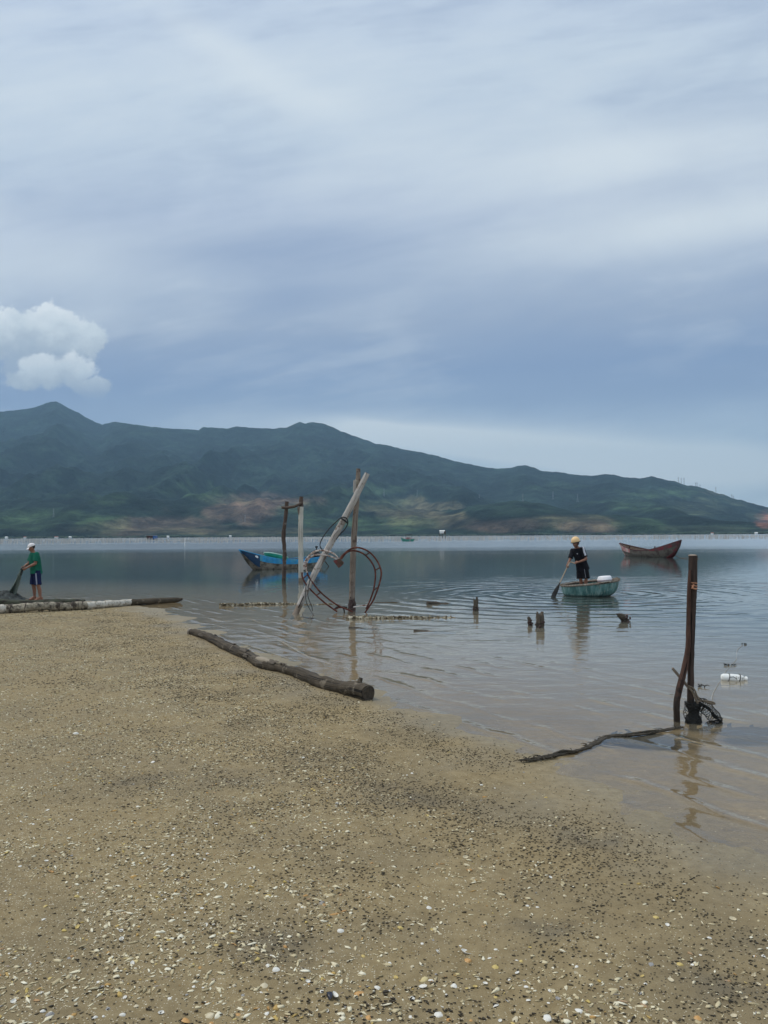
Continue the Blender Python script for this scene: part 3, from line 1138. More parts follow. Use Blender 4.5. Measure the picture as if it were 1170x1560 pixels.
for q in (.35, .5, .65):
    a = pt(q, 1)
    MB().box((a[0], 0, a[2] - .1), (.18, abs(a[1]) * 2 - .1, .05)).build('thwart', m_boatin, t)
bowtip = local(mid_, pt(.93, .3), yaw)
boat_bow = bowtip

# ---- tiny far green boat with a canopy
b = P(621, 824.8)
t = thing('canopy_boat', b, 'tiny far green boat with a dark canopy just in front of the oyster stakes', 'boat', rz=R(176))
pt = hull(4.6, 1.5, bow=(1.3, 1), stern=(.75, 1), mid=.62, keel_d=-.2)
hull_parts(pt, t, m_teal, m_teal, m_boatin, m_darkwood, sv=.8, ns=21)
MB().box((-.3, 0, 2.05), (2.3, 1.4, .16), (0, .03, 0), .05).build('canopy', m_black, t)
for x in (-1.3, .7):
    for y in (-.6, .6):
        MB().tube([(x, y, .4), (x, y, 2.0)], .04, 6).build('canopy_post', m_darkwood, t)
MB().box((-.3, 0, .9), (1.5, .9, .8), None, .1).build('cargo', m_pink, t)

# ------------------------------------------------------------------ posts in the lagoon
MUD = (.045, .036, .025)
m_wood_dark = mat_wood('dark barky wood', (.055, .036, .028), (.13, .092, .072), stain=(.22, .20, .17), stain_amt=.3, tide=(.12, MUD))
m_wood_white = mat_wood('bleached post', (.42, .39, .33), (.62, .58, .50), crack=(.16, .13, .10), stain=(.30, .25, .18), stain_amt=.35, tide=(.16, (.16, .11, .07)))
m_wood_grey = mat_wood('silvered pole', (.29, .265, .24), (.56, .53, .49), crack=(.07, .055, .045), stain=(.17, .13, .10), stain_amt=.4, tide=(.22, (.12, .085, .055)))
m_wood_brown = mat_wood('brown grey pole', (.15, .115, .09), (.31, .26, .215), crack=(.05, .035, .03), stain=(.10, .07, .055), stain_amt=.5, tide=(.30, (.055, .035, .028)))
m_post = mat_wood('dark driftwood post', (.026, .019, .016), (.085, .056, .045), crack=(.008, .007, .006), stain=(.12, .07, .05), stain_amt=.3, tide=(.25, (.028, .024, .02)), bump=.006)
m_wood_red = mat_wood('red brown driftwood post', (.045, .024, .018), (.120, .064, .046), crack=(.012, .009, .008), stain=(.02, .016, .014), stain_amt=.4, tide=(.25, (.028, .024, .02)), bump=.006)

b = P(446, 885.5)
Y = b[1]
t = thing('post_frame', (b[0], b[1], 0), 'thin dark post and bleached white post joined by a crooked crossbar, standing in the water', 'post frame')
o0 = (b[0], b[1], 0)
MB().tube([P(432, 885.5) - (0, 0, .7), PY(433, 870, Y), PY(433.5, 840, Y), PY(432, 815, Y), PY(435, 790, Y), PY(437, 764, Y)], [.085, .085, .08, .085, .075, .08], 12, .2, 5, 1, sm=6).build('thin_post', m_wood_dark, t, o0)
MB().tube([P(458.5, 885.5) - (0, 0, .7), PY(458.5, 850, Y), PY(458, 810, Y), PY(459, 772, Y)], [.105, .105, .10, .095], 14, .12, 5, 2, sm=7).build('white_post', m_wood_white, t, o0)
MB().tube([PY(459, 774, Y), PY(458.5, 765, Y), PY(459, 756.5, Y)], [.088, .085, .075], 12, .15, 6, 3, sm=4).build('bark_top', m_wood_dark, t, o0)
MB().tube([PY(429, 773.5, Y - .1), PY(440, 773, Y - .12), PY(450, 771, Y - .12), PY(461, 766, Y - .1)], [.06, .06, .055, .05], 10, .2, 6, 4, sm=5).build('crossbar', m_wood_dark, t, o0)
MB().tube([PY(455, 772, Y - .08), PY(454.5, 778, Y - .08), PY(455, 784, Y - .05)], [.05, .04, .015], 8, .2, 6, 4, sm=4).build('bark_strip', m_wood_brown, t, o0)

b = P(536, 931)
Yt = b[1]
t = thing('upright_pole', (b[0], b[1], 0), 'tall upright brown grey pole behind the leaning pole and the right lobe of the heart', 'pole')
o0 = (b[0], b[1], 0)
MB().tube([P(536, 931) - (0, 0, .6), PY(536.5, 900, Yt), PY(538, 850, Yt), PY(540.5, 800, Yt), PY(543, 770, Yt), PY(545, 740, Yt), PY(546, 714, Yt)], [.075, .075, .074, .07, .066, .058, .052], 14, .1, 6, 5, sm=7).build('pole', m_wood_brown, t, o0)
bd = PY(540.5, 741, Yt - .06)
MB().box(bd, (.07, .035, .31), (0, .04, .3)).build('board', m_wood_grey, t, o0)
mb = MB()
for k in range(4):
    mb.tube([PY(546 + 4.6 * math.cos(q), 733 + 1.4 * k + 2.0 * math.sin(q) - 2 + .4 * math.cos(q), Yt - .02 - .075 * math.sin(q)) for q in np.linspace(0, 2 * pi, 13)], .008, 6)
mb.build('rope_lashing', mat_plain('pale old rope', (.33, .30, .24), .9, .3, 30), t, o0)
# mussel and weed crust at its foot
mb = MB().tube([(b[0], b[1], -.2), (b[0], b[1], .1), (b[0], b[1], .3)], [.085, .09, .07], 14, .25, 14, 4, sm=5)
for k in range(40):
    a = random.random() * 6.28
    z = abs(random.gauss(0, .16))
    mb.ell((b[0] + .075 * math.cos(a), b[1] + .075 * math.sin(a), z), (random.uniform(.015, .04), random.uniform(.015, .04), random.uniform(.02, .045)), (random.random(), random.random(), 0), 7, 5)
m_mussel = mat_plain('mussel crust', (.05, .028, .024), .6, .6, 25, bump=.3)
mb.build('mussel_crust', m_mussel, t, o0)

b = P(452, 934)
t = thing('leaning_pole', (b[0], b[1], 0), 'long silvery grey pole leaning to the right across the upright pole', 'pole')
o0 = (b[0], b[1], 0)
Yl = b[1]
pth = [P(449, 937) - (0.05, 0, .12), PY(455, 925, Yl), PY(478, 876, Yl + .12), PY(500, 835, Yl + .22), PY(522, 795, Yl + .32), PY(542, 757, Yt - .16), PY(559.5, 721, Yt - .17)]
MB().tube(pth, [.07, .072, .074, .078, .08, .078, .064], 14, .09, 6, 6, sm=8).build('pole', m_wood_grey, t, o0)
MB().tube([PY(518, 805, Yl + .12), PY(512, 813, Yl + .11)], .05, 8, .3, 10).build('knot', m_wood_grey, t, o0)
# split in its foot
MB().tube([PY(452, 931, Yl - .09), PY(463, 908, Yl - .06)], [.015, .012], 6).build('split', mat_plain('dark split', (.03, .022, .018), .9), t, o0)

m_cable = mat_plain('black cable', (.012, .013, .015), .5, .2, 5)
mb = MB()
lp = catmull([PY(491, 838, Yl - .02), PY(487.5, 831, Yl + .02), PY(490, 822, Yl + .05), PY(500, 807, Yl + .1), PY(512, 795, Yl + .14), PY(520, 788.5, Yl + .17), PY(527, 789, Yl + .2), PY(530, 796, Yl + .2), PY(526, 805, Yl + .18), PY(517, 815, Yl + .13), PY(512, 822, Yl + .1)], 8)
mb.tube(lp, .014, 7)
mb.tube(catmull([PY(519, 789, Yl + .16), PY(525, 793, Yl + .13), PY(530, 797, Yl + .22)], 5), .022, 7)
tag(mb.build('black_cable', m_cable, off=tuple(lp[0])), 'black cable looped over the leaning pole, sagging down to the left lobe of the heart', 'cable')
mb = MB()
lp = [PY(466, 890, Yl - .1), PY(465.5, 905, Yl - .12), PY(467, 918, Yl - .14), PY(473, 930, Yl - .16), P(478, 938)]
mb.tube(lp, .009, 6, sm=6)
mb.tube([PY(472, 884, Yl - .1), PY(469, 905, Yl - .12), PY(472, 917, Yl - .14), PY(475, 924, Yl - .16), PY(476, 931, Yl - .17)], .010, 6, sm=6)
mb.tube([P(461, 936), P(463, 940.5), P(470, 942), P(478, 942.5)], .012, 6, sm=5)
mb.ell(P(474, 942.5), (.07, .04, .02), None, 9, 6)
tag(mb.build('loose_wire', m_cable, off=tuple(P(470, 938))), 'loose black wires hanging to the water at the foot of the leaning pole', 'wire')

# ---- the rusty heart
m_rust, n = newmat('rusty painted steel')
tc = n.node('ShaderNodeTexCoord').outputs['Object']
a = n.noise(tc, 9, 6, .65)
col = n.ramp(a, [(.3, (.040, .016, .012)), (.5, (.105, .034, .025)), (.62, (.165, .062, .045)), (.75, (.24, .13, .10))])
n.out(n.principled(col, .85, n.bump(n.noise(tc, 90, 4, .6), .003), .3))
m_chip, n = newmat('chipped white paint over rust')
tc = n.node('ShaderNodeTexCoord').outputs['Object']
a = n.noise(tc, 11, 6, .7)
col = n.ramp(a, [(.40, (.12, .045, .03)), (.46, (.25, .14, .10)), (.50, (.52, .46, .42)), (.8, (.62, .58, .54))])
n.out(n.principled(col, .8, n.bump(a, .004), .3))

YH = Yl + .05


def hp(pts, dy=0.0):
    return [PY(440 + x / 7.31, 820 + y / 7.31, YH + dy) for x, y in pts]


b = P(520, 935)
t = thing('heart_frame', (b[0], b[1], 0), 'rusty double tube heart frame wired to the poles, its point in the water', 'heart frame')
o0 = (b[0], b[1], 0)
rr_ = .0205
MB().tube(hp([(560, 235), (530, 200), (500, 172), (420, 140), (330, 137), (260, 165), (195, 235), (170, 300), (172, 350)], .02), rr_, 9, .06, 20, sm=7).build('outer_tube', m_chip, t, o0)
MB().tube(hp([(545, 245), (500, 215), (440, 195), (380, 184), (300, 185), (235, 215), (198, 275), (192, 330), (205, 385)], .02), rr_, 9, .06, 20, sm=7).build('inner_tube', m_chip, t, o0)
MB().tube(hp([(148, 380), (150, 425), (190, 510), (300, 630), (420, 735), (540, 818)], .0), rr_, 9, .06, 20, sm=7).build('outer_tube', m_rust, t, o0)
MB().tube(hp([(205, 385), (235, 450), (340, 588), (470, 698), (565, 757), (640, 788), (715, 822)], .0), rr_, 9, .06, 20, sm=7).build('inner_tube', m_rust, t, o0)
MB().tube(hp([(568, 235), (590, 200), (630, 160), (690, 120), (760, 103), (840, 122), (910, 165), (970, 232), (1012, 310), (1030, 390), (1015, 480), (985, 580), (940, 690), (885, 775), (848, 830)], .0), rr_, 9, .06, 20, sm=7).build('outer_tube', m_rust, t, o0)
MB().tube(hp([(585, 235), (610, 195), (655, 152), (720, 138), (790, 153), (850, 187), (910, 250), (950, 322), (965, 400), (957, 500), (938, 595), (905, 690), (860, 790)], .0), rr_, 9, .06, 20, sm=7).build('inner_tube', m_rust, t, o0)
for a, c in (((850, 190), (900, 163)), ((960, 357), (1012, 328)), ((938, 588), (985, 548)), ((160, 448), (212, 403)), ((308, 637), (352, 602)), ((505, 800), (575, 762))):
    MB().tube(hp([a, c], .0), .014, 8, .05, 20).build('rung', m_rust, t, o0)
for a, c in (((180, 300), (205, 270)), ((265, 165), (290, 190)), ((400, 140), (385, 185))):
    MB().tube(hp([a, c], .02), .014, 8, .05, 20).build('rung', m_chip, t, o0)
q = hp([(495, 250), (565, 225), (612, 268), (605, 290), (557, 332)], 0)
MB().rings([np.array([p + np.array([0, e, 0]) for p in q]) for e in (-.06, .09)]).build('block', mat_plain('mossy brown block', (.075, .05, .035), .9, .4, 9, dirt=(.17, .04, .04), dirt_amt=.5, dscale=7), t, o0, smooth=False)
MB().tube(hp([(718, 768), (800, 752), (880, 740), (905, 728)], .08), .013, 8, sm=5).build('cross_bar', m_chip, t, o0)
mb = MB().tube(hp([(500, 800), (540, 770), (610, 768), (650, 775)], .03), .024, 8, .2, 12, sm=5)
mb.tube(hp([(600, 770), (615, 800), (618, 835)], .03), .016, 7, .2, 12, sm=4)
mb.build('tie', mat_plain('dark tie', (.02, .018, .016), .8), t, o0)

# ---- crusted beams, sticks and stumps in the shallows
m_crust, n = newmat('oyster crusted wood')
tc = n.node('ShaderNodeTexCoord').outputs['Object']
a = n.voronoi(tc, 26, out=1)
bb_ = n.noise(tc, 18, 5, .65)
col = n.ramp(n.m('ADD', n.m('MULTIPLY', n.xyz(a)[0], .5), n.m('MULTIPLY', bb_, .6)), [(.25, (.035, .027, .018)), (.48, (.11, .085, .05)), (.62, (.24, .20, .13)), (.8, (.50, .46, .36))])
n.out(n.principled(col, .85, n.bump(n.m('ADD', bb_, n.voronoi(tc, 26)), .012), .3))


def crusted(name, a, c, rad, label, cat, seed, lumps=50, flat=.8):
    a, c = np.array(a), np.array(c)
    mb = MB().pole(a, c, rad, rad * .75, 40, 10, .05, .35, 9, seed)
    for k in range(lumps):
        q = random.random()
        p = a * (1 - q) + c * q
        r_ = random.uniform(.25, .6) * rad
        mb.ell(p + np.array([random.uniform(-.2, .2) * rad, random.uniform(-.8, .8) * rad, random.uniform(.1, .85) * rad]), (r_ * 1.3, r_, r_ * .6), (random.random() * 3, random.random() * 3, random.random() * 3), 7, 5)
    o = mb.build(name, m_crust, off=tuple(a))
    return tag(o, label, cat)


def Pz(px, py, z):
    return P(px, py, z)


crusted('crusted_beam', Pz(528, 942, .01), Pz(694, 943, -.03), .058, 'oyster crusted beam lying in the water right of the heart point', 'beam', 3, 120)
crusted('crusted_beam', Pz(334, 922, .02), Pz(462, 921, -.02), .05, 'oyster crusted beam in the water left of the leaning pole foot', 'beam', 4, 90)
crusted('crusted_beam', Pz(463, 921.5, .0), Pz(520, 922, -.03), .032, 'thin dark end of a crusted beam showing behind the heart frame', 'beam', 5, 30)
m_wetlog = mat_wood('waterlogged wood', (.035, .028, .022), (.09, .072, .055), stain=(.16, .13, .10), stain_amt=.3)
for a, c, r_, lb in (((651, 919, .03), (688, 921, -.04), .06, 'short dark log awash left of the upright stump'), ((630, 961.5, .0), (694, 964, -.035), .03, 'thin dark stick awash below the crusted beam'), ((531, 957, .0), (573, 958.5, -.03), .03, 'short dark stick awash below the heart point'),
                     ((566, 918.5, -.006), (655, 917, -.008), .012, 'very thin stick awash right of the heart')):
    a, c = P(*a), P(*c)
    tag(MB().pole(a, c, r_, r_ * .7, 18, 9, .03, .25, 8, r_ * 90).build('floating_stick', m_wetlog, off=tuple(a)), lb, 'stick')
m_stump = mat_wood('rotten stump', (.035, .027, .020), (.14, .115, .085), stain=(.32, .28, .21), stain_amt=.55, tide=(.10, (.03, .024, .018)), bump=.01)


def stump(px, py, top, rad, label, lean=(0, 0), jag=.14, crown=5):
    b = P(px, py)
    s = b[1] / F
    h = (py - top) * s
    t = thing('stump', b, label, 'stump', 'rotten stumps in the shallows')
    mb = MB()
    n_ = 16
    th = np.linspace(0, 2 * pi, n_, endpoint=False)
    rings, uvs = [], []
    for k, z in enumerate(np.linspace(-.25, 1, 14)):
        q = np.stack([np.cos(th) * 2, np.sin(th) * 2, np.full(n_, z * 4) + px], 1)
        rr = rad * (1 + .22 * fbm(q, 3)) * (1.12 - .12 * max(z, 0))
        zz = np.full(n_, z * h)
        if z > .8:
            zz = zz - (z - .8) / .2 * jag * (.9 * (perlin(np.stack([np.cos(th) * 1.1 + px * 1.7, np.sin(th) * 1.1, th * 0 + .5], 1)) > .05) * min(1, h * 2.5) + .25 * perlin(np.stack([np.cos(th) * 3 + px, np.sin(th) * 3, th * 0 + .5], 1)))
            rr = rr * (1 - (z - .8) * .25)
        rings.append(np.stack([rr * np.cos(th) + lean[0] * max(z, 0) * h, rr * np.sin(th) + lean[1] * max(z, 0) * h, zz], 1))
        uvs.append(np.stack([np.minimum(th, 2 * pi - th) * rad, zz], 1))
    mb.rings(rings, np.vstack(uvs))
    mb.build('wood', m_stump, t)
    cr = MB()
    for k in range(crown * 4):
        a = random.random() * 6.28
        z = random.uniform(-.02, .5) ** 1.5 * h if k % 2 else random.uniform(0, .12)
        cr.ell((rad * 1.05 * math.cos(a), rad * 1.05 * math.sin(a), abs(z)), random.uniform(.012, .03), None, 6, 4)
    cr.build('barnacle_crust', m_mussel, t)


stump(725, 931, 910, .055, 'upright stump alone in the water, furthest from the shore of the four')
stump(808, 953, 940, .036, 'smallest dark stump, right beside the thicker one', (-.15, 0))
stump(823, 956, 932, .075, 'thick stump beside the smallest dark one, below the paddle')
stump(954, 947, 935, .085, 'rounded stump leaning to the left by the basket boat reflection', (-.75, .1), .03)

# ---- brown post with its prop, rope and net bundle (right foreground)
b = P(1055, 1100)
Yp = b[1]
t = thing('mooring_post', (b[0], b[1], 0), 'tall dark red brown post with a short side prop and black net at its foot', 'post')
o0 = (b[0], b[1], 0)


def zp(pts, dy=0.0):
    return [PY(960 + x / 3.39, 830 + y / 3.39, Yp + dy) for x, y in pts]


MB().tube([P(1056, 1101) - (0, 0, .3)] + zp([(322, 900), (312, 800), (313, 690), (314, 580), (318, 450), (322, 300), (324, 180), (324, 56)]), [.036, .036, .034, .031, .031, .032, .036, .040, .042], 18, .10, 9, 7, sm=8).build('post', m_post, t, o0)
MB().tube(zp([(308, 130), (304, 220), (302, 330), (300, 430), (300, 500), (293, 570), (280, 640), (262, 710), (248, 770), (240, 830)], -.03) + [P(1029.5, 1096.5) - (0, 0.03, .1)], [.012, .018, .020, .021, .023, .027, .030, .032, .032, .031, .030], 14, .10, 9, 8, sm=6).build('prop', m_wood_red, t, o0)
MB().ell(zp([(322, 55)])[0], (.041, .041, .012), None, 16, 6).build('cut_top', mat_plain('pale cut wood', (.30, .24, .19), .9, .3, 20), t, o0)
mb = MB()
for k in range(3):
    c0 = zp([(322, 200 + 9 * k)])[0]
    mb.tube([c0 + np.array([.042 * math.cos(q), .042 * math.sin(q), .012 * math.sin(q * .5 + k)]) for q in np.linspace(0, 2 * pi, 17)], .006, 6)
mb.tube(zp([(330, 205), (322, 222), (342, 228)], -.06), .009, 6, sm=4)
m_ropeor = mat_plain('orange rope', (.45, .22, .13), .9, .3, 30)
mb.build('rope_tie', m_ropeor, t, o0)
o = MB().tube(zp([(218, 636), (290, 722), (340, 780), (382, 812)], .09), [.013, .016, .015, .012], 9, .12, 12, sm=6)
tag(o.build('propped_stick', mat_wood('pale stick', (.16, .13, .105), (.30, .25, .2)), off=tuple(zp([(382, 812)], .09)[0])), 'thin pale stick stuck slantwise behind the tall brown post', 'stick')

m_net = mat_plain('black net cord', (.016, .016, .015), .85, .3, 30)
m_rope = mat_plain('dirty rope', (.16, .125, .09), .9, .35, 40, bump=.2)
bn = zp([(330, 915)])[0]
t = thing('net_bundle', (bn[0], bn[1], 0), 'black mesh net wrapped round the foot of the tall brown post and trailing right', 'net')
o0 = (bn[0], bn[1], 0)
# wrapped part: diamond mesh round a lumpy core
th = np.linspace(0, 2 * pi, 25)
core = MB()
rings = []
V = []
for k, yy in enumerate(np.linspace(925, 815, 15)):
    c = zp([(326, yy)])[0]
    rr = .062 + .014 * math.sin(k * .55 + .4)
    q = np.stack([np.cos(th[:-1]) * 2, np.sin(th[:-1]) * 2, np.full(24, k * .35)], 1)
    w = rr * (1 + .20 * fbm(q, 3))
    rings.append(np.stack([c[0] + w * np.cos(th[:-1]), c[1] + w * np.sin(th[:-1]), np.full(24, c[2])], 1))
core.rings(rings)
core.build('wrapped_core', mat_plain('packed black net', (.022, .022, .020), .95, .6, 60, bump=.6, bscale=120), t, o0)


def net_tube(path, rads, nn=16, kk=34, name='net', th_=.0052, twist=.5):
    path = catmull(path, 8)
    path = np.stack([np.interp(np.linspace(0, 1, kk), np.linspace(0, 1, len(path)), path[:, i]) for i in range(3)], 1)
    rads = np.interp(np.linspace(0, 1, kk), np.linspace(0, 1, len(rads)), rads)
    mb = MB()
    m2 = MB().tube(path, rads, nn, .25, 14, 3)
    v = m2.v[0]
    # diamonds: join ring i vertex j with ring i+1 vertices shifted half a cell
    f = []
    for i in range(0, kk - 2):
        for j in range(nn):
            if (i + j) % 2 == 0:
                f.append((i * nn + j, (i + 1) * nn + (j + 1) % nn, (i + 2) * nn + j, (i + 1) * nn + (j - 1) % nn))
    mb.add(v, f)
    return wire(mb, name, m_net, t, th_, o0)


net_tube(zp([(326, 925), (322, 870), (326, 812)]), [.085, .078, .08, .072], 18, 16)
net_tube(zp([(345, 825), (375, 822), (400, 850), (430, 885), (462, 912)], -.02), [.05, .06, .062, .06, .045], 16, 30)
net_tube(zp([(470, 915), (440, 925), (405, 925), (375, 950), (330, 965)], -.03), [.03, .028, .022, .016, .010], 12, 44)
mb = MB()
for k in range(7):
    mb.tube([p + np.array([random.uniform(-.02, .02), random.uniform(-.03, .03), random.uniform(-.015, .015)]) for p in zp([(340, 822), (372, 822), (405, 855), (436, 890), (468, 915), (430, 932), (380, 955), (330, 968)], -.02)], random.uniform(.003, .006), 6, sm=6)
mb.build('gathered_cords', m_net, t, o0)
tag(MB().tube(zp([(300, 728), (330, 745), (350, 790), (372, 806), (430, 822), (432, 815), (395, 806), (360, 806), (345, 812)], -.06), .008, 7, sm=7).tube(zp([(300, 735), (322, 760), (340, 800), (350, 820)], -.05), .012, 7, sm=6).build('cane_hoop', m_rope, off=tuple(zp([(372, 806)])[0])), 'bent cane and rope loop lying on top of the black net', 'rope')

# ---- white float bottle on its line
b = P(1118, 1036)
t = thing('float_bottle', (b[0], b[1], 0.02), 'white foam float on a thin line in the water right of the tall brown post', 'float')
m_foam = mat_plain('dirty white foam', (.78, .78, .75), .7, .06, 9, dirt=(.34, .31, .25), dirt_amt=.22, dscale=14)
mb = MB()
prof = [(-.155, .012), (-.15, .035), (-.13, .047), (-.05, .050), (.03, .049), (.085, .044), (.11, .036), (.122, .022), (.135, .020), (.137, .030), (.158, .030), (.162, .012)]
th = np.linspace(0, 2 * pi, 18, endpoint=False)
mb.rings([np.stack([np.full(18, x), r_ * np.cos(th) * 1.05, r_ * np.sin(th) + .005], 1) for x, r_ in prof])
mb.build('body', m_foam, t)
mb = MB()
for x in (-.07, .06):
    mb.tube([(x + .01 * math.sin(q), .053 * math.cos(q), .053 * math.sin(q) + .005) for q in np.linspace(0, 2 * pi, 17)], .0045, 6)
mb.tube([(-.07, -.05, .02), (-.02, -.052, .03), (.02, -.05, .0)], .004, 6)
mb.build('cord', m_net, t)
t.rotation_euler = (0, .05, R(-6))
mb = MB()
mb.tube([P(1083, 1066, .12), P(1086, 1056, .02), P(1090, 1049, .006), P(1097, 1037, .006)], .003, 5, sm=6)
mb.tube([P(1099, 1032, .006), P(1106, 1022, .006), P(1115, 1012, .006), P(1122, 1003, .006), P(1123, 990, .006), P(1131, 983, .006)], .003, 5, sm=6)
tag(mb.build('float_line', mat_plain('pale line', (.38, .37, .34), .8), off=tuple(P(1097, 1037))), 'thin pale line running past the white float out over the water', 'line')
m_weed = mat_plain('dark weed', (.020, .019, .014), .9, .5, 20)


def weedclump(name, p, r_, nn, label, cat, flat=.4):
    mb = MB()
    for k in range(nn):
        a = random.random() * 6.28
        q = random.random() ** .7 * r_
        s = np.array([p[0] + q * math.cos(a) * 1.6, p[1] + q * math.sin(a), p[2] + .004])
        e = s + np.array([random.gauss(0, r_ * .5), random.gauss(0, r_ * .4), random.uniform(-.002, flat * .06)])
        mb.tube([s, (s + e) / 2 + np.array([0, 0, random.uniform(0, flat * .05)]), e], [.004, .006, .002], 5, sm=3)
    tag(mb.build(name, m_weed, off=tuple(p)), label, cat)


weedclump('weed_tuft', P(1133, 982), .035, 12, 'dark weed tuft at the far end of the float line', 'weed')
weedclump('weed_tuft', P(1112, 1014), .05, 14, 'dark weed tuft caught on the line just beyond the white float', 'weed')
weedclump('weed_tuft', P(1072, 1047), .05, 10, 'dark weed scrap floating between the tall brown post and the white float', 'weed')
tag(MB().ell((0, 0, .06), (.16, .12, .16), None, 12, 8).tube([(0, 0, .15), (.06, 0, .42)], [.03, .02], 6).build('marker_buoy', m_black, off=tuple(P(1162, 852))), 'small black marker buoy far out at the right edge', 'buoy')

# mooring line of the brown boat, down to the lagoon bed
e = P(1062, 851.5)
tag(MB().tube([boat_bow, boat_bow * .7 + e * .3 - np.array([0, 0, .12]), e + np.array([0, 0, .02]), e + np.array([3, 0, -.6])], .022, 6, sm=8).build('mooring_line', m_rope, off=tuple(boat_bow)), 'mooring line sloping down to the right from the bow of the brown boat', 'rope')

# ---- weed hung rope on the sand, running into the water
rp = [Pg(793, 1162), Pg(812, 1159), Pg(832, 1156), Pg(855, 1151), Pg(875, 1148), Pg(893, 1142), Pg(908, 1133), Pg(922, 1127), Pg(940, 1124.5), P(960, 1122.5, -.002), P(990, 1120, -.004), P(1015, 1115, -.004), P(1040, 1110, .0)]
mb = MB()
for k in range(6):
    mb.tube([p + np.array([random.gauss(0, .010), random.gauss(0, .012), .012 + abs(random.gauss(0, .008))]) for p in rp], np.array([.004, .007, .010, .010, .009, .010, .012, .012, .011, .010, .009, .008, .006]) * random.uniform(.7, 1.2), 7, .3, 30, k, sm=6)
for k in range(150):
    q = random.random() * (len(rp) - 1.01)
    i = int(q)
    s = rp[i] * (1 - q + i) + rp[i + 1] * (q - i) + np.array([0, 0, .01])
    e = s + np.array([random.gauss(0, .05), random.gauss(0, .035), random.uniform(-.008, .02)])
    mb.tube([s, (s + e) / 2 + np.array([0, 0, .012]), e], [.005, .004, .0015], 5, sm=2)
tag(mb.build('weedy_rope', mat_plain('weedy rope', (.055, .045, .032), .9, .5, 30, bump=.3), off=tuple(rp[3])), 'dark weed covered rope lying from the sand into the shallows', 'rope')


def strands(px, py, w, h_, nn, label):
    mb = MB()
    c = P(px, py)
    for k in range(nn):
        a, b_ = random.gauss(0, w * .45), random.gauss(0, h_ * .42)
        s = P(px + a, py + b_, -.003)
        ln = random.uniform(.08, .30)
        an = random.gauss(-.1, .5)
        pts = []
        for q in np.linspace(0, 1, 5):
            pts.append(s + np.array([ln * q * math.cos(an), ln * q * math.sin(an) + .02 * math.sin(q * 5 + k), -.002 * random.random()]))
        mb.tube(pts, [.006, .016, .020, .015, .004], 6, flat=.14, sm=2)
    tag(mb.build('submerged_weed', m_weed, off=tuple(c)), label, 'weed', 'drowned weed by the tall brown post')


strands(968, 1126, 52, 9, 190, 'drowned dark weed drifting between the weedy rope and the tall brown post')
strands(1128, 1114, 50, 7, 170, 'drowned dark weed drifting right of the black net')

# ------------------------------------------------------------------ logs
# driftwood log along the water's edge
m_drift = mat_wood('old driftwood log', (.030, .023, .015), (.115, .090, .062), crack=(.012, .010, .008), stain=(.20, .165, .12), stain_amt=.35, grain=(26, 1.6), bump=.012)
cl = [(291, 966, .070), (318, 975, .086), (345, 990, .090), (375, 1003, .084), (402, 1018, .082), (430, 1024, .072), (458, 1033, .084), (490, 1047, .094), (520, 1055, .096), (544, 1061, .106), (561, 1066, .108)]
pts, rad = [], []
for a, c, r_ in cl:
    p = Pg(a, c)
    p[2] = max(gz(p), -.03) + r_ * .62
    pts.append(p)
    rad.append(r_ * .86)
t = thing('driftwood_log', (pts[5][0], pts[5][1], gz(pts[5])), 'long dark driftwood log lying along the edge of the sand, running to the middle', 'log')
o0 = (pts[5][0], pts[5][1], gz(pts[5]))
MB().tube(pts, rad, 22, .30, 5.0, 9, sm=9).build('trunk', m_drift, t, o0)
d = (pts[-1] - pts[-2]) / np.linalg.norm(pts[-1] - pts[-2])
mb = MB()
th = np.linspace(0, 2 * pi, 20, endpoint=False)
s_v = np.cross(d, (0, 0, 1)); s_v /= np.linalg.norm(s_v)
u_v = np.cross(s_v, d)
mb.rings([np.array([pts[-1] + d * e + (np.cos(q) * s_v + np.sin(q) * u_v) * r_ * (1 + .06 * math.sin(3 * q + 1)) for q in th]) for e, r_ in ((-.01, .085), (.012, .082), (.004, .06), (.006, .03))])
mb.build('cut_end', mat_plain('dark rotten end grain', (.055, .043, .031), .95, .5, 30, bump=.3), t, o0)
k0 = pts[9] + np.array([.03, .02, .09])
MB().tube([k0, k0 + np.array([.015, .015, .05])], [.03, .022], 9, .2, 20, sm=3).build('branch_stub', m_drift, t, o0)
m_flake = mat_wood('flaking bark', (.06, .048, .037), (.19, .16, .125), stain=(.30, .24, .18), stain_amt=.3, bump=.01)
for k in range(14):
    q = random.uniform(.05, .55) * 10
    i = int(q)
    p = pts[i] * (1 - q + i) + pts[i + 1] * (q - i)
    an = random.uniform(.3, 2.2)
    r_ = rad[i] * 1.03
    dd = (pts[i + 1] - pts[i]) / np.linalg.norm(pts[i + 1] - pts[i])
    sv = np.cross(dd, (0, 0, 1)); uv_ = np.cross(sv, dd)
    ln = random.uniform(.08, .35)
    V = np.array([[p + dd * ln * u_ + (math.cos(an + v_) * sv + math.sin(an + v_) * uv_) * (r_ + random.uniform(0, .022)) for v_ in np.linspace(-.3, .3, 5)] for u_ in np.linspace(-.5, .5, 7)])
    V2 = V - (V - p) * .12
    MB().grid(V).grid(V2[:, ::-1]).build('bark_flake', m_flake, t, o0)
p = (pts[4] + pts[3] * .0) + np.array([0, -.02, .06])
MB().ell(p, (.17, .05, .045), (0, .1, math.atan2((pts[5] - pts[4])[1], (pts[5] - pts[4])[0])), 14, 8).build('pale_scar', mat_wood('bare pale wood', (.26, .21, .155), (.42, .36, .28), bump=.01), t, o0)
p = pts[0] + np.array([-.02, .0, 0])
MB().ell(p, (.03, .075, .07), (0, 0, -.6), 12, 8).build('pale_end', mat_plain('pale broken end', (.36, .30, .24), .9, .3, 20), t, o0)

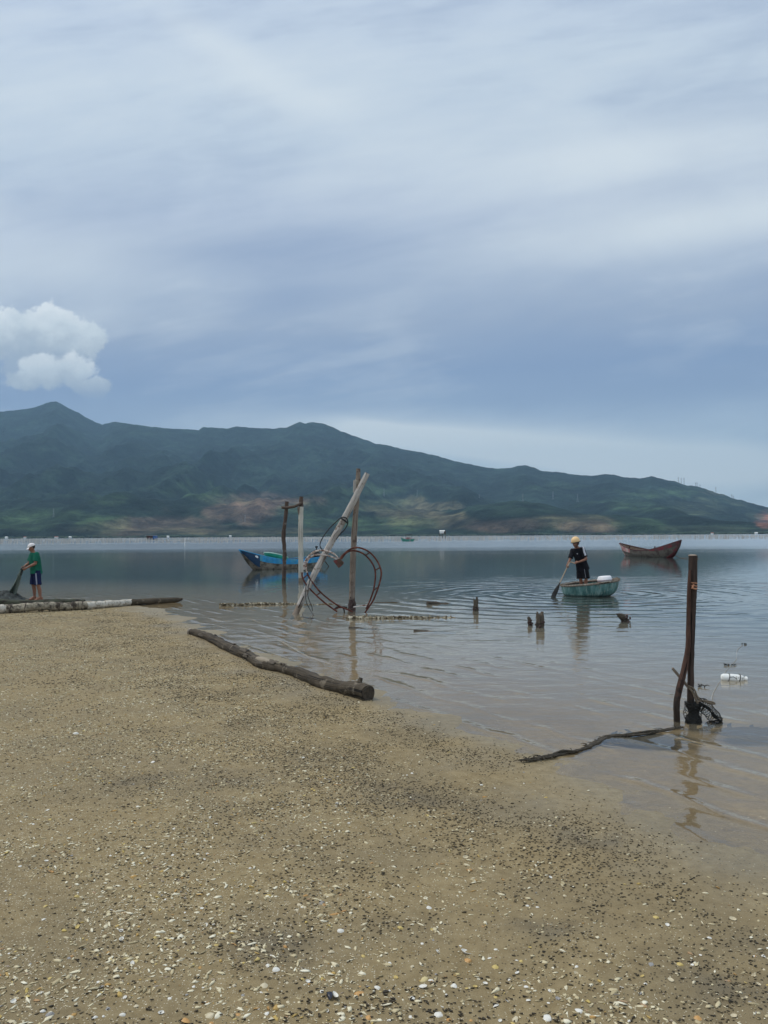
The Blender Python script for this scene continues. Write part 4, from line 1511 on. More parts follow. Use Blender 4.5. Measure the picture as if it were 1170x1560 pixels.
# moored pole with wraps, in front of the left fisherman
def gpt(px, py, r_):
    p = P(px, py, 0)
    for _ in range(8):
        p = P(px, py, max(gz(p), -.02) + r_)
    return p


A0, A1, A2, A3 = gpt(-70, 931, .10), gpt(130, 923, .095), gpt(201, 917.5, .085), P(268, 914, .075)
t = thing('wrapped_pole', (A1[0], A1[1], gz(A1)), 'long pole on the shore with a white painted stretch and a dark tip', 'pole')
o0 = (A1[0], A1[1], gz(A1))
tip = P(278, 912.5, .10)
MB().tube([A2 - (A2 - A1) * .05, (A2 + A3) / 2, A3, tip], [.085, .085, .075, .03], 14, .12, 5, 11, sm=7).build('dark_tip', m_drift, t, o0)
m_whitewrap = mat_plain('flaked whitewash', (.54, .50, .43), .85, .2, 6, dirt=(.25, .21, .155), dirt_amt=.45, dscale=11, bump=.5, bscale=30)
MB().pole(A1, A2, .094, .082, 30, 14, .03, .24, 8, 12).build('white_stretch', m_whitewrap, t, o0)
m_mottle = mat_plain('mottled crusty bark', (.30, .26, .195), .9, .5, 16, dirt=(.06, .047, .034), dirt_amt=.5, dscale=7, bump=.6, bscale=30)
MB().pole(A0, A1 + (A1 - A0) * .01, .105, .105, 60, 14, .05, .3, 5, 13).build('crusty_stretch', m_mottle, t, o0)
for q in (.42, .53, .64, .72, .80, .9, .985):
    c = A0 * (1 - q) + A1 * q
    MB().tube([c + np.array([.01 * math.sin(3 * a), .118 * math.cos(a), .118 * math.sin(a)]) for a in np.linspace(0, 2 * pi, 17)], .012, 6).build('tie', m_darkwood, t, o0)
c = A0 * .655 + A1 * .345
MB().ell(c + np.array([.0, -.02, .01]), (.10, .11, .11), None, 14, 9).build('white_float', m_whitewrap, t, o0)

B0, B1 = gpt(-70, 917.5, .30), gpt(129, 917, .26)
m_greenlog = mat_wood('slimy green black log', (.030, .036, .024), (.075, .080, .055), stain=(.022, .016, .014), stain_amt=.6)
B0 = P(-70, 918.5, .18)
B1 = P(129, 917.5, .15)
B0 = B0 + (0, .0, 0)
tag(MB().pole(B0, B1, .095, .075, 50, 14, .06, .18, 5, 14).build('dark_log', m_greenlog, off=tuple((B0[0], B0[1], 0))), 'slimy green black log lying behind and above the wrapped pole, at the fisherman\'s feet', 'log')

# ------------------------------------------------------------------ people
def mat_cloth(name, c, var=.2, rough=.9):
    m, n = newmat(name)
    tc = n.node('ShaderNodeTexCoord').outputs['Object']
    a = n.noise(tc, 7, 5, .6)
    col = n.ramp(a, [(.3, tuple(x * (1 - var) for x in c)), (.7, tuple(min(1, x * (1 + var)) for x in c))])
    n.out(n.principled(col, rough, n.bump(n.noise(tc, 22, 4, .6), .012), .15))
    return m


m_skin = mat_plain('tanned skin', (.24, .115, .075), .6, .12, 14)
m_hair = mat_plain('black hair', (.012, .010, .009), .6, .3, 60)
m_eye = mat_plain('dark eyes', (.02, .015, .012), .3, .1)
m_lip = mat_plain('lips', (.20, .075, .06), .55, .1)
V3 = lambda *a: np.array(a, float)


def unit(v):
    v = np.asarray(v, float)
    return v / np.linalg.norm(v)


def hand(mb, wrist, d, palm, size=1.0, curl=1.2, side=1):
    """palm and five fingers; d: direction of the hand, palm: the way the palm faces (fingers curl that way); side: on which side the thumb leaves"""
    d = unit(d)
    palm = unit(palm - d * np.dot(palm, d))
    s = np.cross(d, palm) * side
    k = size
    mb.cone(wrist, wrist + d * .03 * k, .026 * k, .028 * k, 10)
    for q in (-.024, -.008, .008, .024):
        mb.cone(wrist + d * .02 * k + s * q * .7 * k, wrist + d * .082 * k + s * q * k, .0145 * k, .0135 * k, 8)
    lens = (.062, .074, .080, .070)
    for q, ln in zip((-.027, -.009, .009, .027), lens):
        p = wrist + d * .085 * k + s * q * k
        a, dd = 0.25, d
        for j, f in enumerate((.45, .32, .27)):
            a += curl * (.55, .75, .5)[j]
            dd = d * math.cos(a) + palm * math.sin(a)
            p2 = p + dd * ln * f * 1.25 * k
            mb.cone(p, p2, (.0098 - .0008 * j) * k, (.0092 - .001 * j) * k, 7)
            p = p2
    b = wrist + d * .025 * k + s * .026 * k
    c = b + (d * .6 + s * .65 + palm * .35) * .040 * k
    e = c + (d * .75 + palm * .75 - s * .1) * .034 * k
    mb.cone(b, c, .0135 * k, .0110 * k, 8)
    mb.cone(c, e, .0110 * k, .0085 * k, 8)


def head(mb, c, f, upv, k=1.0):
    """c: middle of the head; f: the way the face looks; eyes at half height"""
    f = unit(f)
    upv = unit(upv - f * np.dot(upv, f))
    l = np.cross(upv, f)
    B = np.stack([l, f, upv], 1)

    def pt(x, y, z):
        return c + B @ (np.array([x, y, z]) * k)

    def el(x, y, z, rx, ry, rz):
        m = MB().ell((0, 0, 0), (rx, ry, rz), None, 16, 10)
        mb.add(m.v[0] * k @ B.T + pt(x, y, z), m.f)
    el(0, -.012, .03, .074, .094, .085)
    el(0, .008, -.02, .066, .080, .080)
    el(0, .030, -.070, .048, .050, .040)
    el(0, .050, -.098, .026, .026, .020)
    for s in (-1, 1):
        el(s * .037, .058, -.035, .024, .022, .022)
        el(s * .076, -.008, -.015, .010, .020, .032)
        el(s * .030, .078, .022, .026, .012, .008)
    mb.cone(pt(0, .080, .012), pt(0, .102, -.030), .010 * k, .015 * k, 9)
    for s in (-1, 1):
        mb.cone(pt(s * .008, .094, -.032), pt(s * .012, .090, -.034), .009 * k, .008 * k, 8)
    el(0, .076, -.064, .024, .012, .008)
    return pt, B


def foot(mb, ankle, toe, k=1.0):
    """ankle joint, toe direction point on the ground"""
    d = unit((toe - ankle) * V3(1, 1, 0))
    heel = ankle * V3(1, 1, 0) - d * .045 + V3(0, 0, toe[2] + .012)
    ball = ankle * V3(1, 1, 0) + d * .12 + V3(0, 0, toe[2] + .0)
    mb.cone(ankle, heel + V3(0, 0, .01), .040, .036, 10)
    mb.cone(ankle, ball, .040, .030, 10)
    mb.cone(heel, ball, .033, .034, 10)
    s = np.cross(d, V3(0, 0, 1))
    for j, (q, ln) in enumerate(((-.034, .060), (-.015, .058), (.001, .052), (.015, .046), (.028, .038))):
        a = ball + s * q
        mb.cone(a, a + d * ln + V3(0, 0, -.006), .013 if j else .016, .010 if j else .013, 7)


def torso_rings(path, l, f, ab, nn=24, pw=.85):
    th = np.linspace(0, 2 * pi, nn, endpoint=False)
    rings = []
    for p, (a, b_) in zip(path, ab):
        cx = np.sign(np.cos(th)) * np.abs(np.cos(th)) ** pw
        cy = np.sign(np.sin(th)) * np.abs(np.sin(th)) ** pw
        rings.append(np.asarray(p) + a * cx[:, None] * l + b_ * cy[:, None] * f)
    return rings


def smooth_rings(path, ab, k=4):
    p = catmull(path, k)
    q = catmull(np.array(ab), k)
    return p, q


# ---- the fisherman on the sand
base = P(57, 913.8, .02)
t = thing('person', base, 'person in a white cap, green shirt and navy shorts hauling a net on the shore', 'person', rz=0)
f = unit(V3(-.72, -.69, 0))
l = np.array([-f[1], f[0], 0])          # his left, which is nearer to us
l = unit(V3(.69, -.72, 0))
zz = V3(0, 0, 1)
pel, chest, neck = V3(-.05, 0, .86), V3(-.075, -.02, 1.20), V3(-.105, -.04, 1.42)
hc = V3(-.15, -.07, 1.535)
shL, shR = V3(-.085, -.03, 1.345) + l * .175, V3(-.085, -.03, 1.345) - l * .175
elL, elR = V3(.035, -.235, 1.075), V3(-.275, .03, 1.075)
wrL, wrR = V3(-.185, -.30, .955), V3(-.345, -.12, .985)
hipL, hipR = pel + l * .088 + V3(0, 0, -.04), pel - l * .088 + V3(0, 0, -.04)
knL, knR = V3(.065, -.11, .445), V3(-.145, .04, .45)
anL, anR = V3(.125, -.085, .085), V3(-.125, .085, .085)
body = MB()
pp, qq = smooth_rings([pel + V3(0, 0, -.07), pel, V3(-.06, -.01, 1.0), chest, V3(-.085, -.03, 1.34), V3(-.10, -.035, 1.40)], [(.15, .11), (.17, .125), (.165, .13), (.175, .125), (.15, .095), (.07, .06)])
body.rings(torso_rings(pp, l, f, qq))
body.cone(V3(-.095, -.035, 1.36), hc + V3(.01, .01, -.06), .058, .052, 14)
hpt, hB = head(body, hc, unit(V3(-.80, -.45, -.38)), zz)
for s, e, w in ((shL, elL, wrL), (shR, elR, wrR)):
    body.cone(s, e, .052, .042)
    body.cone(e, e * .6 + w * .4, .042, .041)
    body.cone(e * .6 + w * .4, w, .041, .027)
hand(body, wrL, V3(-.75, -.15, -.45), V3(-.2, .75, .3), 1.05, 1.25, -1)
hand(body, wrR, V3(-.45, -.45, -.55), V3(.75, -.3, .1), 1.05, 1.25, 1)
for h_, k_, a_ in ((hipL, knL, anL), (hipR, knR, anR)):
    body.cone(h_, k_, .085, .056)
    body.cone(k_, k_ * .62 + a_ * .38 - f * .018, .053, .056)
    body.cone(k_ * .62 + a_ * .38 - f * .018, a_, .056, .036)
foot(body, anL, V3(.02, -.2, .02))
foot(body, anR, V3(-.22, -.02, .02))
remesh(body, .0075, 'body', m_skin, t)
ey = MB()
for s in (-1, 1):
    m = MB().ell((0, 0, 0), (.014, .006, .006), None, 10, 6)
    ey.add(m.v[0] @ hB.T + hpt(s * .031, .080, .006), m.f)
ey.build('eyes', m_eye, t)
m = MB().ell((0, 0, 0), (.024, .006, .006), None, 10, 6)
MB().add(m.v[0] @ hB.T + hpt(0, .086, -.064), m.f).build('lips', m_lip, t)
hr = MB()
m = MB().ell((0, 0, 0), (.080, .084, .070), None, 16, 10)
hr.add(m.v[0] @ hB.T + hpt(0, -.026, .018), m.f)
remesh(hr, .008, 'hair', m_hair, t)
# cap
cap = MB()
m = MB().ell((0, 0, 0), (.090, .108, .090), None, 22, 12)
vv = m.v[0].copy()
vv[:, 2] = np.maximum(vv[:, 2], -.012)
cap.add(vv @ hB.T + hpt(0, -.014, .048), m.f)
m_cap = mat_cloth('white cap cloth', (.78, .74, .73), .08)
c_o = remesh(cap, .008, 'cap', m_cap, t)
br = []
for e in (0, 1):
    br.append(np.array([[hpt(.080 * math.sin(a) * (1 + .05 * q), .062 + q * .085 * math.cos(a) ** .6, .047 - .028 * q ** 1.5 - .02 * abs(math.sin(a)) ** 2 - e * .007) for a in np.linspace(-1.35, 1.35, 13)] for q in np.linspace(0, 1, 6)]))
bm = MB().grid(br[0]).grid(br[1][:, ::-1])
bm.build('brim', m_cap, c_o)
# shirt and shorts
shirt = MB()
pp, qq = smooth_rings([V3(-.045, 0, .775), pel, V3(-.06, -.01, 1.02), chest, V3(-.085, -.03, 1.34), V3(-.098, -.035, 1.395)], [(.195, .165), (.190, .155), (.187, .152), (.195, .148), (.168, .115), (.085, .075)])
shirt.rings(torso_rings(pp, l, f, qq))
for s, e in ((shL, elL), (shR, elR)):
    q = s + (e - s) * .78
    shirt.tube([s + (s - e) * .05, s + (e - s) * .3, q], [.072, .078, .083], 14)
    shirt.ell(s, .074)
remesh(shirt, .010, 'shirt', mat_cloth('green shirt', (.012, .115, .075), .2), t, fold=.010, fscale=9, fseed=2, smooth_it=5)
sh = MB()
pp, qq = smooth_rings([pel + V3(0, 0, -.13), pel + V3(0, 0, -.03), pel + V3(0, 0, .06)], [(.165, .14), (.178, .145), (.172, .138)])
sh.rings(torso_rings(pp, l, f, qq))
for h_, k_ in ((hipL, knL), (hipR, knR)):
    sh.tube([h_ + V3(0, 0, .03), h_ * .5 + k_ * .5, k_ + V3(0, 0, .0)], [.108, .108, .106], 18)
so = remesh(sh, .010, 'shorts', mat_cloth('navy shorts', (.012, .018, .060), .25), t, fold=.010, fscale=8, fseed=5, smooth_it=4)
st = MB()
q0, q1 = hipL + V3(0, 0, .01), knL + V3(0, 0, .015)
sd = unit(l * .75 + f * .55)
tg = np.cross(sd, unit(q1 - q0))
V = np.array([[q0 * (1 - u_) + q1 * u_ + sd * (.119 - .001 * abs(v_)) + tg * v_ * .018 for v_ in (-1, -.4, .4, 1)] for u_ in np.linspace(.1, 1, 8)])
st.grid(V).grid((V - sd * .02)[:, ::-1])
st.build('side_stripe', mat_cloth('pale stripe', (.26, .28, .36), .1), so)
grip = (wrL + wrR) / 2 + V3(-.09, -.02, -.06)
# the net he hauls
nb = Pg(20, 909)
nb = np.array([P(20, 908, .12)[0], base[1] - .35, gz((P(20, 908)[0], base[1] - .35))])
t = thing('fishing_net', nb, 'grey green fishing net hauled up from a heap into the fisherman\'s hands', 'net')
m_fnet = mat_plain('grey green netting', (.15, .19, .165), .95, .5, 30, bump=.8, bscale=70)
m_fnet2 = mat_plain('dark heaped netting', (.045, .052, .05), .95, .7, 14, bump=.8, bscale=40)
gw = base + grip
gl_ = gw - nb
sheet = MB()
for (w0, w1, off_, sag) in ((.026, .060, V3(-.04, 0, 0), .12), (.014, .022, V3(.15, .04, 0), .02)):
    V = []
    for u_ in np.linspace(0, 1, 22):
        c = gl_ * (1 - u_) + (V3(.13, 0, .13) + off_) * u_ + V3(0, 0, -sag * math.sin(pi * u_))
        w = w0 + (w1 - w0) * u_
        V.append([c + V3(v_ * w, .05 * math.sin(v_ * 3.0 + u_ * 2) * (1 + u_), .02 * math.sin(v_ * 5 + u_ * 4)) for v_ in np.linspace(-1, 1, 15)])
    V = np.array(V)
    sheet.grid(V).grid((V + V3(0, .02, 0))[:, ::-1])
sheet.build('hauled_strip', m_fnet, t)
MB().tube([gl_ + V3(.09, -.02, .06), gl_ + V3(0, 0, 0), gl_ + V3(-.04, 0, -.12), gl_ * .8 + V3(-.02, 0, -.02)], [.03, .045, .05, .035], 10, .2, 20, sm=5).build('bunched_grip', m_fnet2, t)
heap = MB()
xs_ = np.linspace(-1.6, .62, 60)
ys_ = np.linspace(-.45, .55, 28)
V = np.array([[V3(x, y, (.27 * math.exp(-((x + .75) / .75) ** 2) + .20 * math.exp(-((x - .1) / .38) ** 2)) * max(0, 1 - (y / .55) ** 2) - .02) for x in xs_] for y in ys_])
q = V * V3(5, 6, 0)
V[..., 2] += (.07 * fbm(q, 4) + .05 * np.abs(perlin(q * 2.3))) * np.clip(V[..., 2] * 9, .1, 1)
heap.grid(V)
heap.build('heap', m_fnet2, t, angle=180)
MB().rings([np.array([V3(-.42, -.1, .2), V3(-.1, -.1, .2), V3(-.24, -.06, .2)]) + V3(0, 0, z) + V3(.06 * k, 0, 0) for k, z in enumerate((0, .12))] + [np.array([V3(-.24, -.08, .50), V3(-.15, -.08, .49), V3(-.2, -.06, .50)])]).build('raised_fold', m_fnet, t)

# ---- basket boat, its rower and what is in it
bc = P(899, 907.0)
bc = np.array([bc[0], bc[1], 0.0])
t = thing('basket_boat', bc, 'round teal basket boat tipped to the left with a person rowing in it', 'basket boat')
m_basket, n = newmat('weathered teal tar paint')
tc = n.node('ShaderNodeTexCoord').outputs['Object']
a = n.noise(n.v('MULTIPLY', tc, (3.5, 3.5, 1.2)), 1.6, 6, .65)
col = n.ramp(a, [(.30, (.028, .072, .070)), (.44, (.065, .155, .145)), (.56, (.12, .235, .22)), (.72, (.30, .41, .375))])
st_ = n.noise(n.v('MULTIPLY', tc, (16, 16, 2.0)), 1.0, 4, .6)
col = n.mix(n.m('MULTIPLY', n.sstep(st_, .52, .66), .5), col, (.34, .42, .37))
rs_ = n.noise(n.v('ADD', n.v('MULTIPLY', tc, (2.2, 2.2, 1.2)), (4.3, 0, 0)), 1.5, 5, .6)
col = n.mix(n.m('MULTIPLY', n.sstep(rs_, .56, .68), .6), col, (.16, .085, .05))
oz = n.xyz(tc)[2]
col = n.mix(n.m('MULTIPLY', n.sstep(n.m('ADD', oz, n.m('MULTIPLY', a, .08)), .13, .05), .8), col, (.022, .035, .03))
wv = n.node('ShaderNodeTexWave', wave_type='BANDS')
n.put(wv.inputs['Vector'], tc)
n.put(wv.inputs['Scale'], 14.0)
n.put(wv.inputs['Distortion'], 1.5)
n.out(n.principled(col, .7, n.bump(n.m('ADD', n.m('MULTIPLY', wv.outputs[1], .3), a), .012), .3))
RB = .855
HB = .46
tilt = (.105, -.012)
mb, rim = basin(RB, HB, thick=.03, sq=.86, tilt=tilt, nseg=56, floor=.45, pw=.52)
sh_ = V3(0, 0, -.075)
mb.v = [q + sh_ for q in mb.v]
mb.build('bowl', m_basket, t)
m_rimw = mat_wood('bamboo rim', (.16, .13, .10), (.36, .32, .27), stain=(.10, .08, .06), stain_amt=.3, grain=(30, 6))
rimp = [np.array(q) + sh_ for q in rim]
MB().tube([q + V3(0, 0, .0) for q in rimp], .032, 9, .1, 14).build('rim', m_rimw, t)
MB().tube([q * V3(.955, .955, 1) + V3(0, 0, -.02) for q in rimp], .018, 8, .1, 14).build('inner_rim', m_darkwood, t)
mb = MB()
for k in range(56):
    q = rimp[int(k)]
    r_ = q / np.linalg.norm(q[:2])
    mb.tube([q + V3(0, 0, .036) - r_ * .03, q + V3(0, 0, .038), q + r_ * .035 + V3(0, 0, .01), q + r_ * .035 - V3(0, 0, .03)], .006, 5)
mb.build('rim_lashing', m_rope, t)
k0 = rimp[2]
MB().ell(k0 + V3(.03, 0, .03), (.06, .05, .03), None, 10, 7).tube([k0 + V3(.04, -.03, .02), k0 + V3(.05, -.06, -.1), k0 + V3(.02, -.09, -.16)], .014, 7, sm=4).build('rope_coil', m_rope, t)
MB().box((.0, 0, .055), (.9, 1.0, .03), (0, -.105, 0)).build('floor_board', m_boatin, t)

# tub with a lid, small yellow bowl
tb_ = bc + V3(.475, .10, .13)
t = thing('lidded_tub', tb_, 'white lidded tub with a dull red body, standing inside the basket boat', 'tub')
m_tubred = mat_plain('dull red plastic', (.20, .055, .06), .5, .15, 5)
m_tubwhite = mat_plain('white plastic', (.78, .76, .78), .45, .05, 5)
th = np.linspace(0, 2 * pi, 32, endpoint=False)


def lathe(prof, off=(0, 0, 0), sq=1.0, tx=0.0):
    return MB().rings([np.stack([r_ * np.cos(th), r_ * sq * np.sin(th), z + tx * r_ * np.cos(th)], 1) + np.array(off) for r_, z in prof])


lathe([(.15, 0), (.19, .02), (.205, .28), (.212, .285), (.212, .30), (.20, .302)], tx=.08).build('body', m_tubred, t)
lathe([(.216, .298), (.222, .31), (.222, .36), (.214, .372), (.205, .385), (.195, .43), (.17, .445), (.02, .452)], tx=.08).build('lid', m_tubwhite, t)
lathe([(.224, .318), (.227, .325), (.224, .332)], tx=.08).build('lid_band', m_tubred, t)
yb = bc + V3(-.30, -.15, .20)
t = thing('plastic_bowl', yb, 'small yellow orange bowl showing behind the low left rim of the basket boat', 'bowl')
lathe([(.06, -.04), (.11, -.02), (.125, .04), (.128, .075), (.10, .10), (.05, .112), (.01, .114)], sq=.9, tx=.05).build('bowl', mat_plain('yellow orange plastic', (.62, .34, .10), .5, .1, 5), t)

# rower
t = thing('person', bc, 'person in yellow helmet and black clothes standing in the basket boat and rowing', 'person')
off_ = P(888.2, 907)[0] - bc[0]           # the sketch below is measured from px 888.2


def J(x, z, y=0.0):
    return V3((x - 570) * .002354 + off_, y, (890 - z) * .002354)


f = unit(V3(-.80, -.60, 0))
l = unit(V3(.60, -.80, 0))
lean = unit(J(490, 275) - J(565, 525))
pel = J(566, 520, .02)
neck = J(487, 272, -.10)
hc = J(466, 216, -.15)
cs = J(503, 298, -.08)
shL, shR = cs + l * .17 + V3(.005, 0, .015), cs - l * .17 + V3(-.03, 0, -.035)
elL, elR = J(583, 418, -.30), J(400, 435, -.04)
wrL, wrR = J(478, 455, -.36), J(356, 488, -.16)
hipL, hipR = pel + l * .085 + V3(0, 0, -.05), pel - l * .085 + V3(0, 0, -.05)
knL, knR = J(604, 668, -.07), J(546, 672, .05)
anL, anR = J(588, 826, -.02), J(560, 832, .14)
body = MB()
ax = unit(cs - pel)
f2 = unit(f - ax * np.dot(f, ax))
l2 = np.cross(ax, f2) * -1
l2 = l2 if np.dot(l2, l) > 0 else -l2
pp, qq = smooth_rings([pel - ax * .08, pel, pel * .66 + cs * .34, pel * .3 + cs * .7, cs + ax * .02, neck], [(.145, .11), (.16, .12), (.150, .115), (.165, .115), (.14, .09), (.06, .055)])
body.rings(torso_rings(pp, l2, f2, qq))
body.cone(cs + ax * .03, hc + V3(.01, .01, -.05), .056, .050, 14)
hpt, hB = head(body, hc, unit(V3(-.90, -.35, -.22)), zz)
for s, e, w in ((shL, elL, wrL), (shR, elR, wrR)):
    body.cone(s, e, .048, .038)
    body.cone(e, e * .6 + w * .4, .038, .037)
    body.cone(e * .6 + w * .4, w, .037, .025)
hand(body, wrL, V3(-.8, .05, -.10), V3(.1, .75, -.45), 1.0, 1.3, -1)
hand(body, wrR, V3(-.35, -.35, -.75), V3(.55, -.75, .1), 1.0, 1.3, 1)
for h_, k_, a_ in ((hipL, knL, anL), (hipR, knR, anR)):
    body.cone(h_, k_, .080, .052)
    body.cone(k_, k_ * .62 + a_ * .38 - f * .015, .050, .053)
    body.cone(k_ * .62 + a_ * .38 - f * .015, a_, .053, .036)
foot(body, anL, anL + f * .2 + V3(0, 0, -.055))
foot(body, anR, anR + f * .2 + V3(0, 0, -.055))
remesh(body, .0075, 'body', m_skin, t)
ey = MB()
for s in (-1, 1):
    m = MB().ell((0, 0, 0), (.014, .006, .006), None, 10, 6)
    ey.add(m.v[0] @ hB.T + hpt(s * .031, .080, .006), m.f)
ey.build('eyes', m_eye, t)
m = MB().ell((0, 0, 0), (.024, .006, .006), None, 10, 6)
MB().add(m.v[0] @ hB.T + hpt(0, .086, -.064), m.f).build('lips', m_lip, t)
hr = MB()
m = MB().ell((0, 0, 0), (.081, .086, .090), None, 16, 10)
hr.add(m.v[0] @ hB.T + hpt(0, -.030, .005), m.f)
remesh(hr, .008, 'hair', m_hair, t)
cap = MB()
m = MB().ell((0, 0, 0), (.122, .140, .142), None, 26, 14)
vv = m.v[0].copy()
vv[:, 2] = np.maximum(vv[:, 2], -.030)
cap.add(vv @ hB.T + hpt(0, -.012, .062), m.f)
m_helm = mat_plain('yellow helmet shell', (.80, .53, .26), .45, .06, 4)
c_o = remesh(cap, .008, 'helmet', m_helm, t, smooth_it=6)
rr_ = [hpt(.126 * math.cos(a), -.012 + .146 * math.sin(a), .036) for a in np.linspace(0, 2 * pi, 33)]
MB().tube(rr_, .010, 7).build('helmet_edge', m_black, c_o)
MB().tube([hpt(.105, -.01, .03), hpt(.082, .01, -.05), hpt(.03, .035, -.122), hpt(-.03, .035, -.122), hpt(-.082, .01, -.05), hpt(-.105, -.01, .03)], .007, 6, sm=5).build('chin_strap', m_black, c_o)
shirt = MB()
pp, qq = smooth_rings([pel - ax * .10, pel, pel * .66 + cs * .34, pel * .3 + cs * .7, cs + ax * .02, neck - ax * .01], [(.205, .165), (.195, .155), (.178, .145), (.182, .138), (.158, .112), (.075, .068)])
shirt.rings(torso_rings(pp, l2, f2, qq))
for s, e in ((shL, elL), (shR, elR)):
    q = s + (e - s) * .80
    shirt.tube([s + (s - e) * .05, s + (e - s) * .3, q], [.068, .072, .076], 14)
    shirt.ell(s, .070)
m_blk = mat_cloth('black shirt', (.012, .012, .016), .4)
so = remesh(shirt, .010, 'shirt', m_blk, t, fold=.010, fscale=9, fseed=12, smooth_it=5)
# white panel over the near shoulder and down the sleeve
m_pan = mat_cloth('white panel', (.60, .60, .64), .08)
st = MB()
dr = unit(elL - shL)
sd0 = unit(-f * -.2 + l * .9 + V3(0, 0, .3))
pd_ = unit(l * .85 + f * .55 - dr * np.dot(l * .85 + f * .55, dr))
path_ = [neck + l2 * .07 + f * .02 + V3(.01, -.01, .015), cs + l2 * .13 + ax * .08 + f * .03, shL + unit(l * .8 + f * .5 + V3(.0, 0, .9)) * .090, shL + dr * .10 + pd_ * .094, shL + dr * .16 + pd_ * .095, shL + dr * .225 + pd_ * .096]
path_ = catmull(path_, 5)
V = []
for i_, p in enumerate(path_):
    V.append([p + f * w_ * (.024 + .008 * i_ / len(path_)) - l * .006 * w_ * w_ for w_ in (-1, -.5, 0, .5, 1)])
V = np.array(V)
st.grid(V).grid((V - l * .02 - V3(0, 0, .012))[:, ::-1])
st.build('shoulder_panel', m_pan, so)
MB().ell(cs + f2 * .130 + l2 * .05 - ax * .09, (.022, .012, .012), None, 10, 6).build('chest_badge', m_pan, so)
sh = MB()
pp, qq = smooth_rings([pel - ax * .12 + V3(0, 0, -.06), pel + V3(0, 0, -.03), pel + ax * .05], [(.17, .14), (.172, .14), (.16, .13)])
sh.rings(torso_rings(pp, l, f, qq))
for h_, k_ in ((hipL, knL), (hipR, knR)):
    e = k_ + (k_ - h_) * .02
    sh.tube([h_ + V3(0, 0, .03), h_ * .5 + e * .5, e], [.105, .112, .118], 18)
so2 = remesh(sh, .010, 'shorts', mat_cloth('black shorts', (.011, .011, .014), .4), t, fold=.011, fscale=8, fseed=15, smooth_it=4)
sd = unit(l * .55 + f * .8)
V = np.array([[hipL * (1 - u_) + knL * u_ + sd * .122 + np.cross(sd, V3(0, 0, -1)) * v_ * .008 for v_ in (-1, 0, 1)] for u_ in np.linspace(.05, .95, 8)])
MB().grid(V).grid((V - sd * .02)[:, ::-1]).build('side_piping', mat_cloth('grey piping', (.2, .2, .22), .1), so2)

# paddle: held by the far hand, its top under the near hand, blade in the water
pt_top = wrL + unit(V3(-.8, .05, -.10)) * .10 + V3(0, .05, -.03)
pt_mid = wrR + unit(V3(-.35, -.35, -.75)) * .09 + unit(V3(.55, -.75, .1)) * .03
pt_bot = P(835.5, 906)[0:3] - bc
pt_bot = np.array([(130 - 570) * .002354 + off_, -.55, .0])
blade0 = pt_mid * .47 + pt_bot * .53
top = pt_mid + (pt_mid - pt_bot) * .16
pd = thing('paddle', bc + pt_mid, 'wooden paddle with a dark blade dipping into the water left of the basket boat', 'paddle')
o_ = pt_mid
MB().tube([pt_top - o_, top - o_ + V3(.02, 0, 0), pt_mid - o_, blade0 - o_], [.017, .017, .017, .018], 10, .05, 20, sm=6).build('shaft', mat_wood('worn paddle shaft', (.26, .19, .13), (.48, .39, .29), tide=None), pd)
ddir = unit(pt_bot - blade0)
sv = unit(np.cross(ddir, V3(.3, -.9, .2)))
nv_ = np.cross(sv, ddir)
rings = []
for u_, w_, tk in ((0, .018, .018), (.12, .026, .018), (.3, .050, .016), (.55, .068, .013), (.8, .072, .011), (1.0, .066, .009), (1.12, .055, .008), (1.16, .03, .006)):
    c = blade0 + (pt_bot - blade0) * u_ * 1.05 - o_
    rings.append(np.array([c + sv * w_ * math.cos(a) + nv_ * tk * math.sin(a) for a in np.linspace(0, 2 * pi, 14, endpoint=False)]))
MB().rings(rings).build('blade', mat_plain('dark wet blade', (.020, .017, .014), .5, .4, 10), pd)

# ------------------------------------------------------------------ beach litter
def inview(p, m=40):
    d = p - cam_pos
    w = d @ fw
    x = 585 + F * (d @ rt) / w
    y = 780 - F * (d @ up) / w
    return (w > .3) & (x > -m) & (x < 1170 + m) & (y > 700) & (y < 1560 + m), x, y


def scatter(name, bv, bf, pos, rot, scl, tone, mat):
    """many small copies of one shape merged into one mesh (litter nobody could count)"""
    n_, k = len(pos), bv.shape[-2]
    bv = bv if bv.ndim == 3 else bv[None]
    v = bv[np.arange(n_) % len(bv)] * scl[:, None, :]
    c, s = np.cos(rot[:, 0])[:, None], np.sin(rot[:, 0])[:, None]
    x, y, z = v[..., 0], v[..., 1], v[..., 2]
    ct, st_ = np.cos(rot[:, 1])[:, None], np.sin(rot[:, 1])[:, None]
    y, z = y * ct - z * st_, y * st_ + z * ct
    x, y = x * c - y * s, x * s + y * c
    v = np.stack([x, y, z], -1) + pos[:, None, :]
    f = (bf[None] + (np.arange(n_) * k)[:, None, None]).reshape(-1, bf.shape[1])
    me = bpy.data.meshes.new(name)
    me.vertices.add(n_ * k)
    me.vertices.foreach_set('co', v.ravel())
    me.loops.add(f.size)
    me.loops.foreach_set('vertex_index', f.ravel())
    me.polygons.add(len(f))
    me.polygons.foreach_set('loop_start', np.arange(0, f.size, f.shape[1]))
    me.polygons.foreach_set('use_smooth', [True] * len(f))
    me.update(calc_edges=True)
    at = me.attributes.new('tone', 'FLOAT', 'POINT')
    at.data.foreach_set('value', np.repeat(tone, k).astype(np.float32))
    me.materials.append(mat)
    o = bpy.data.objects.new(name, me)
    COL.objects.link(o)
    return o


def tri_ell(nu, nv):
    m = MB().ell((0, 0, 0), 1, None, nu, nv)
    f = []
    for q in m.f:
        f.append(q[:3])
        if len(q) == 4:
            f.append((q[0], q[2], q[3]))
    return m.v[0], np.array(f)


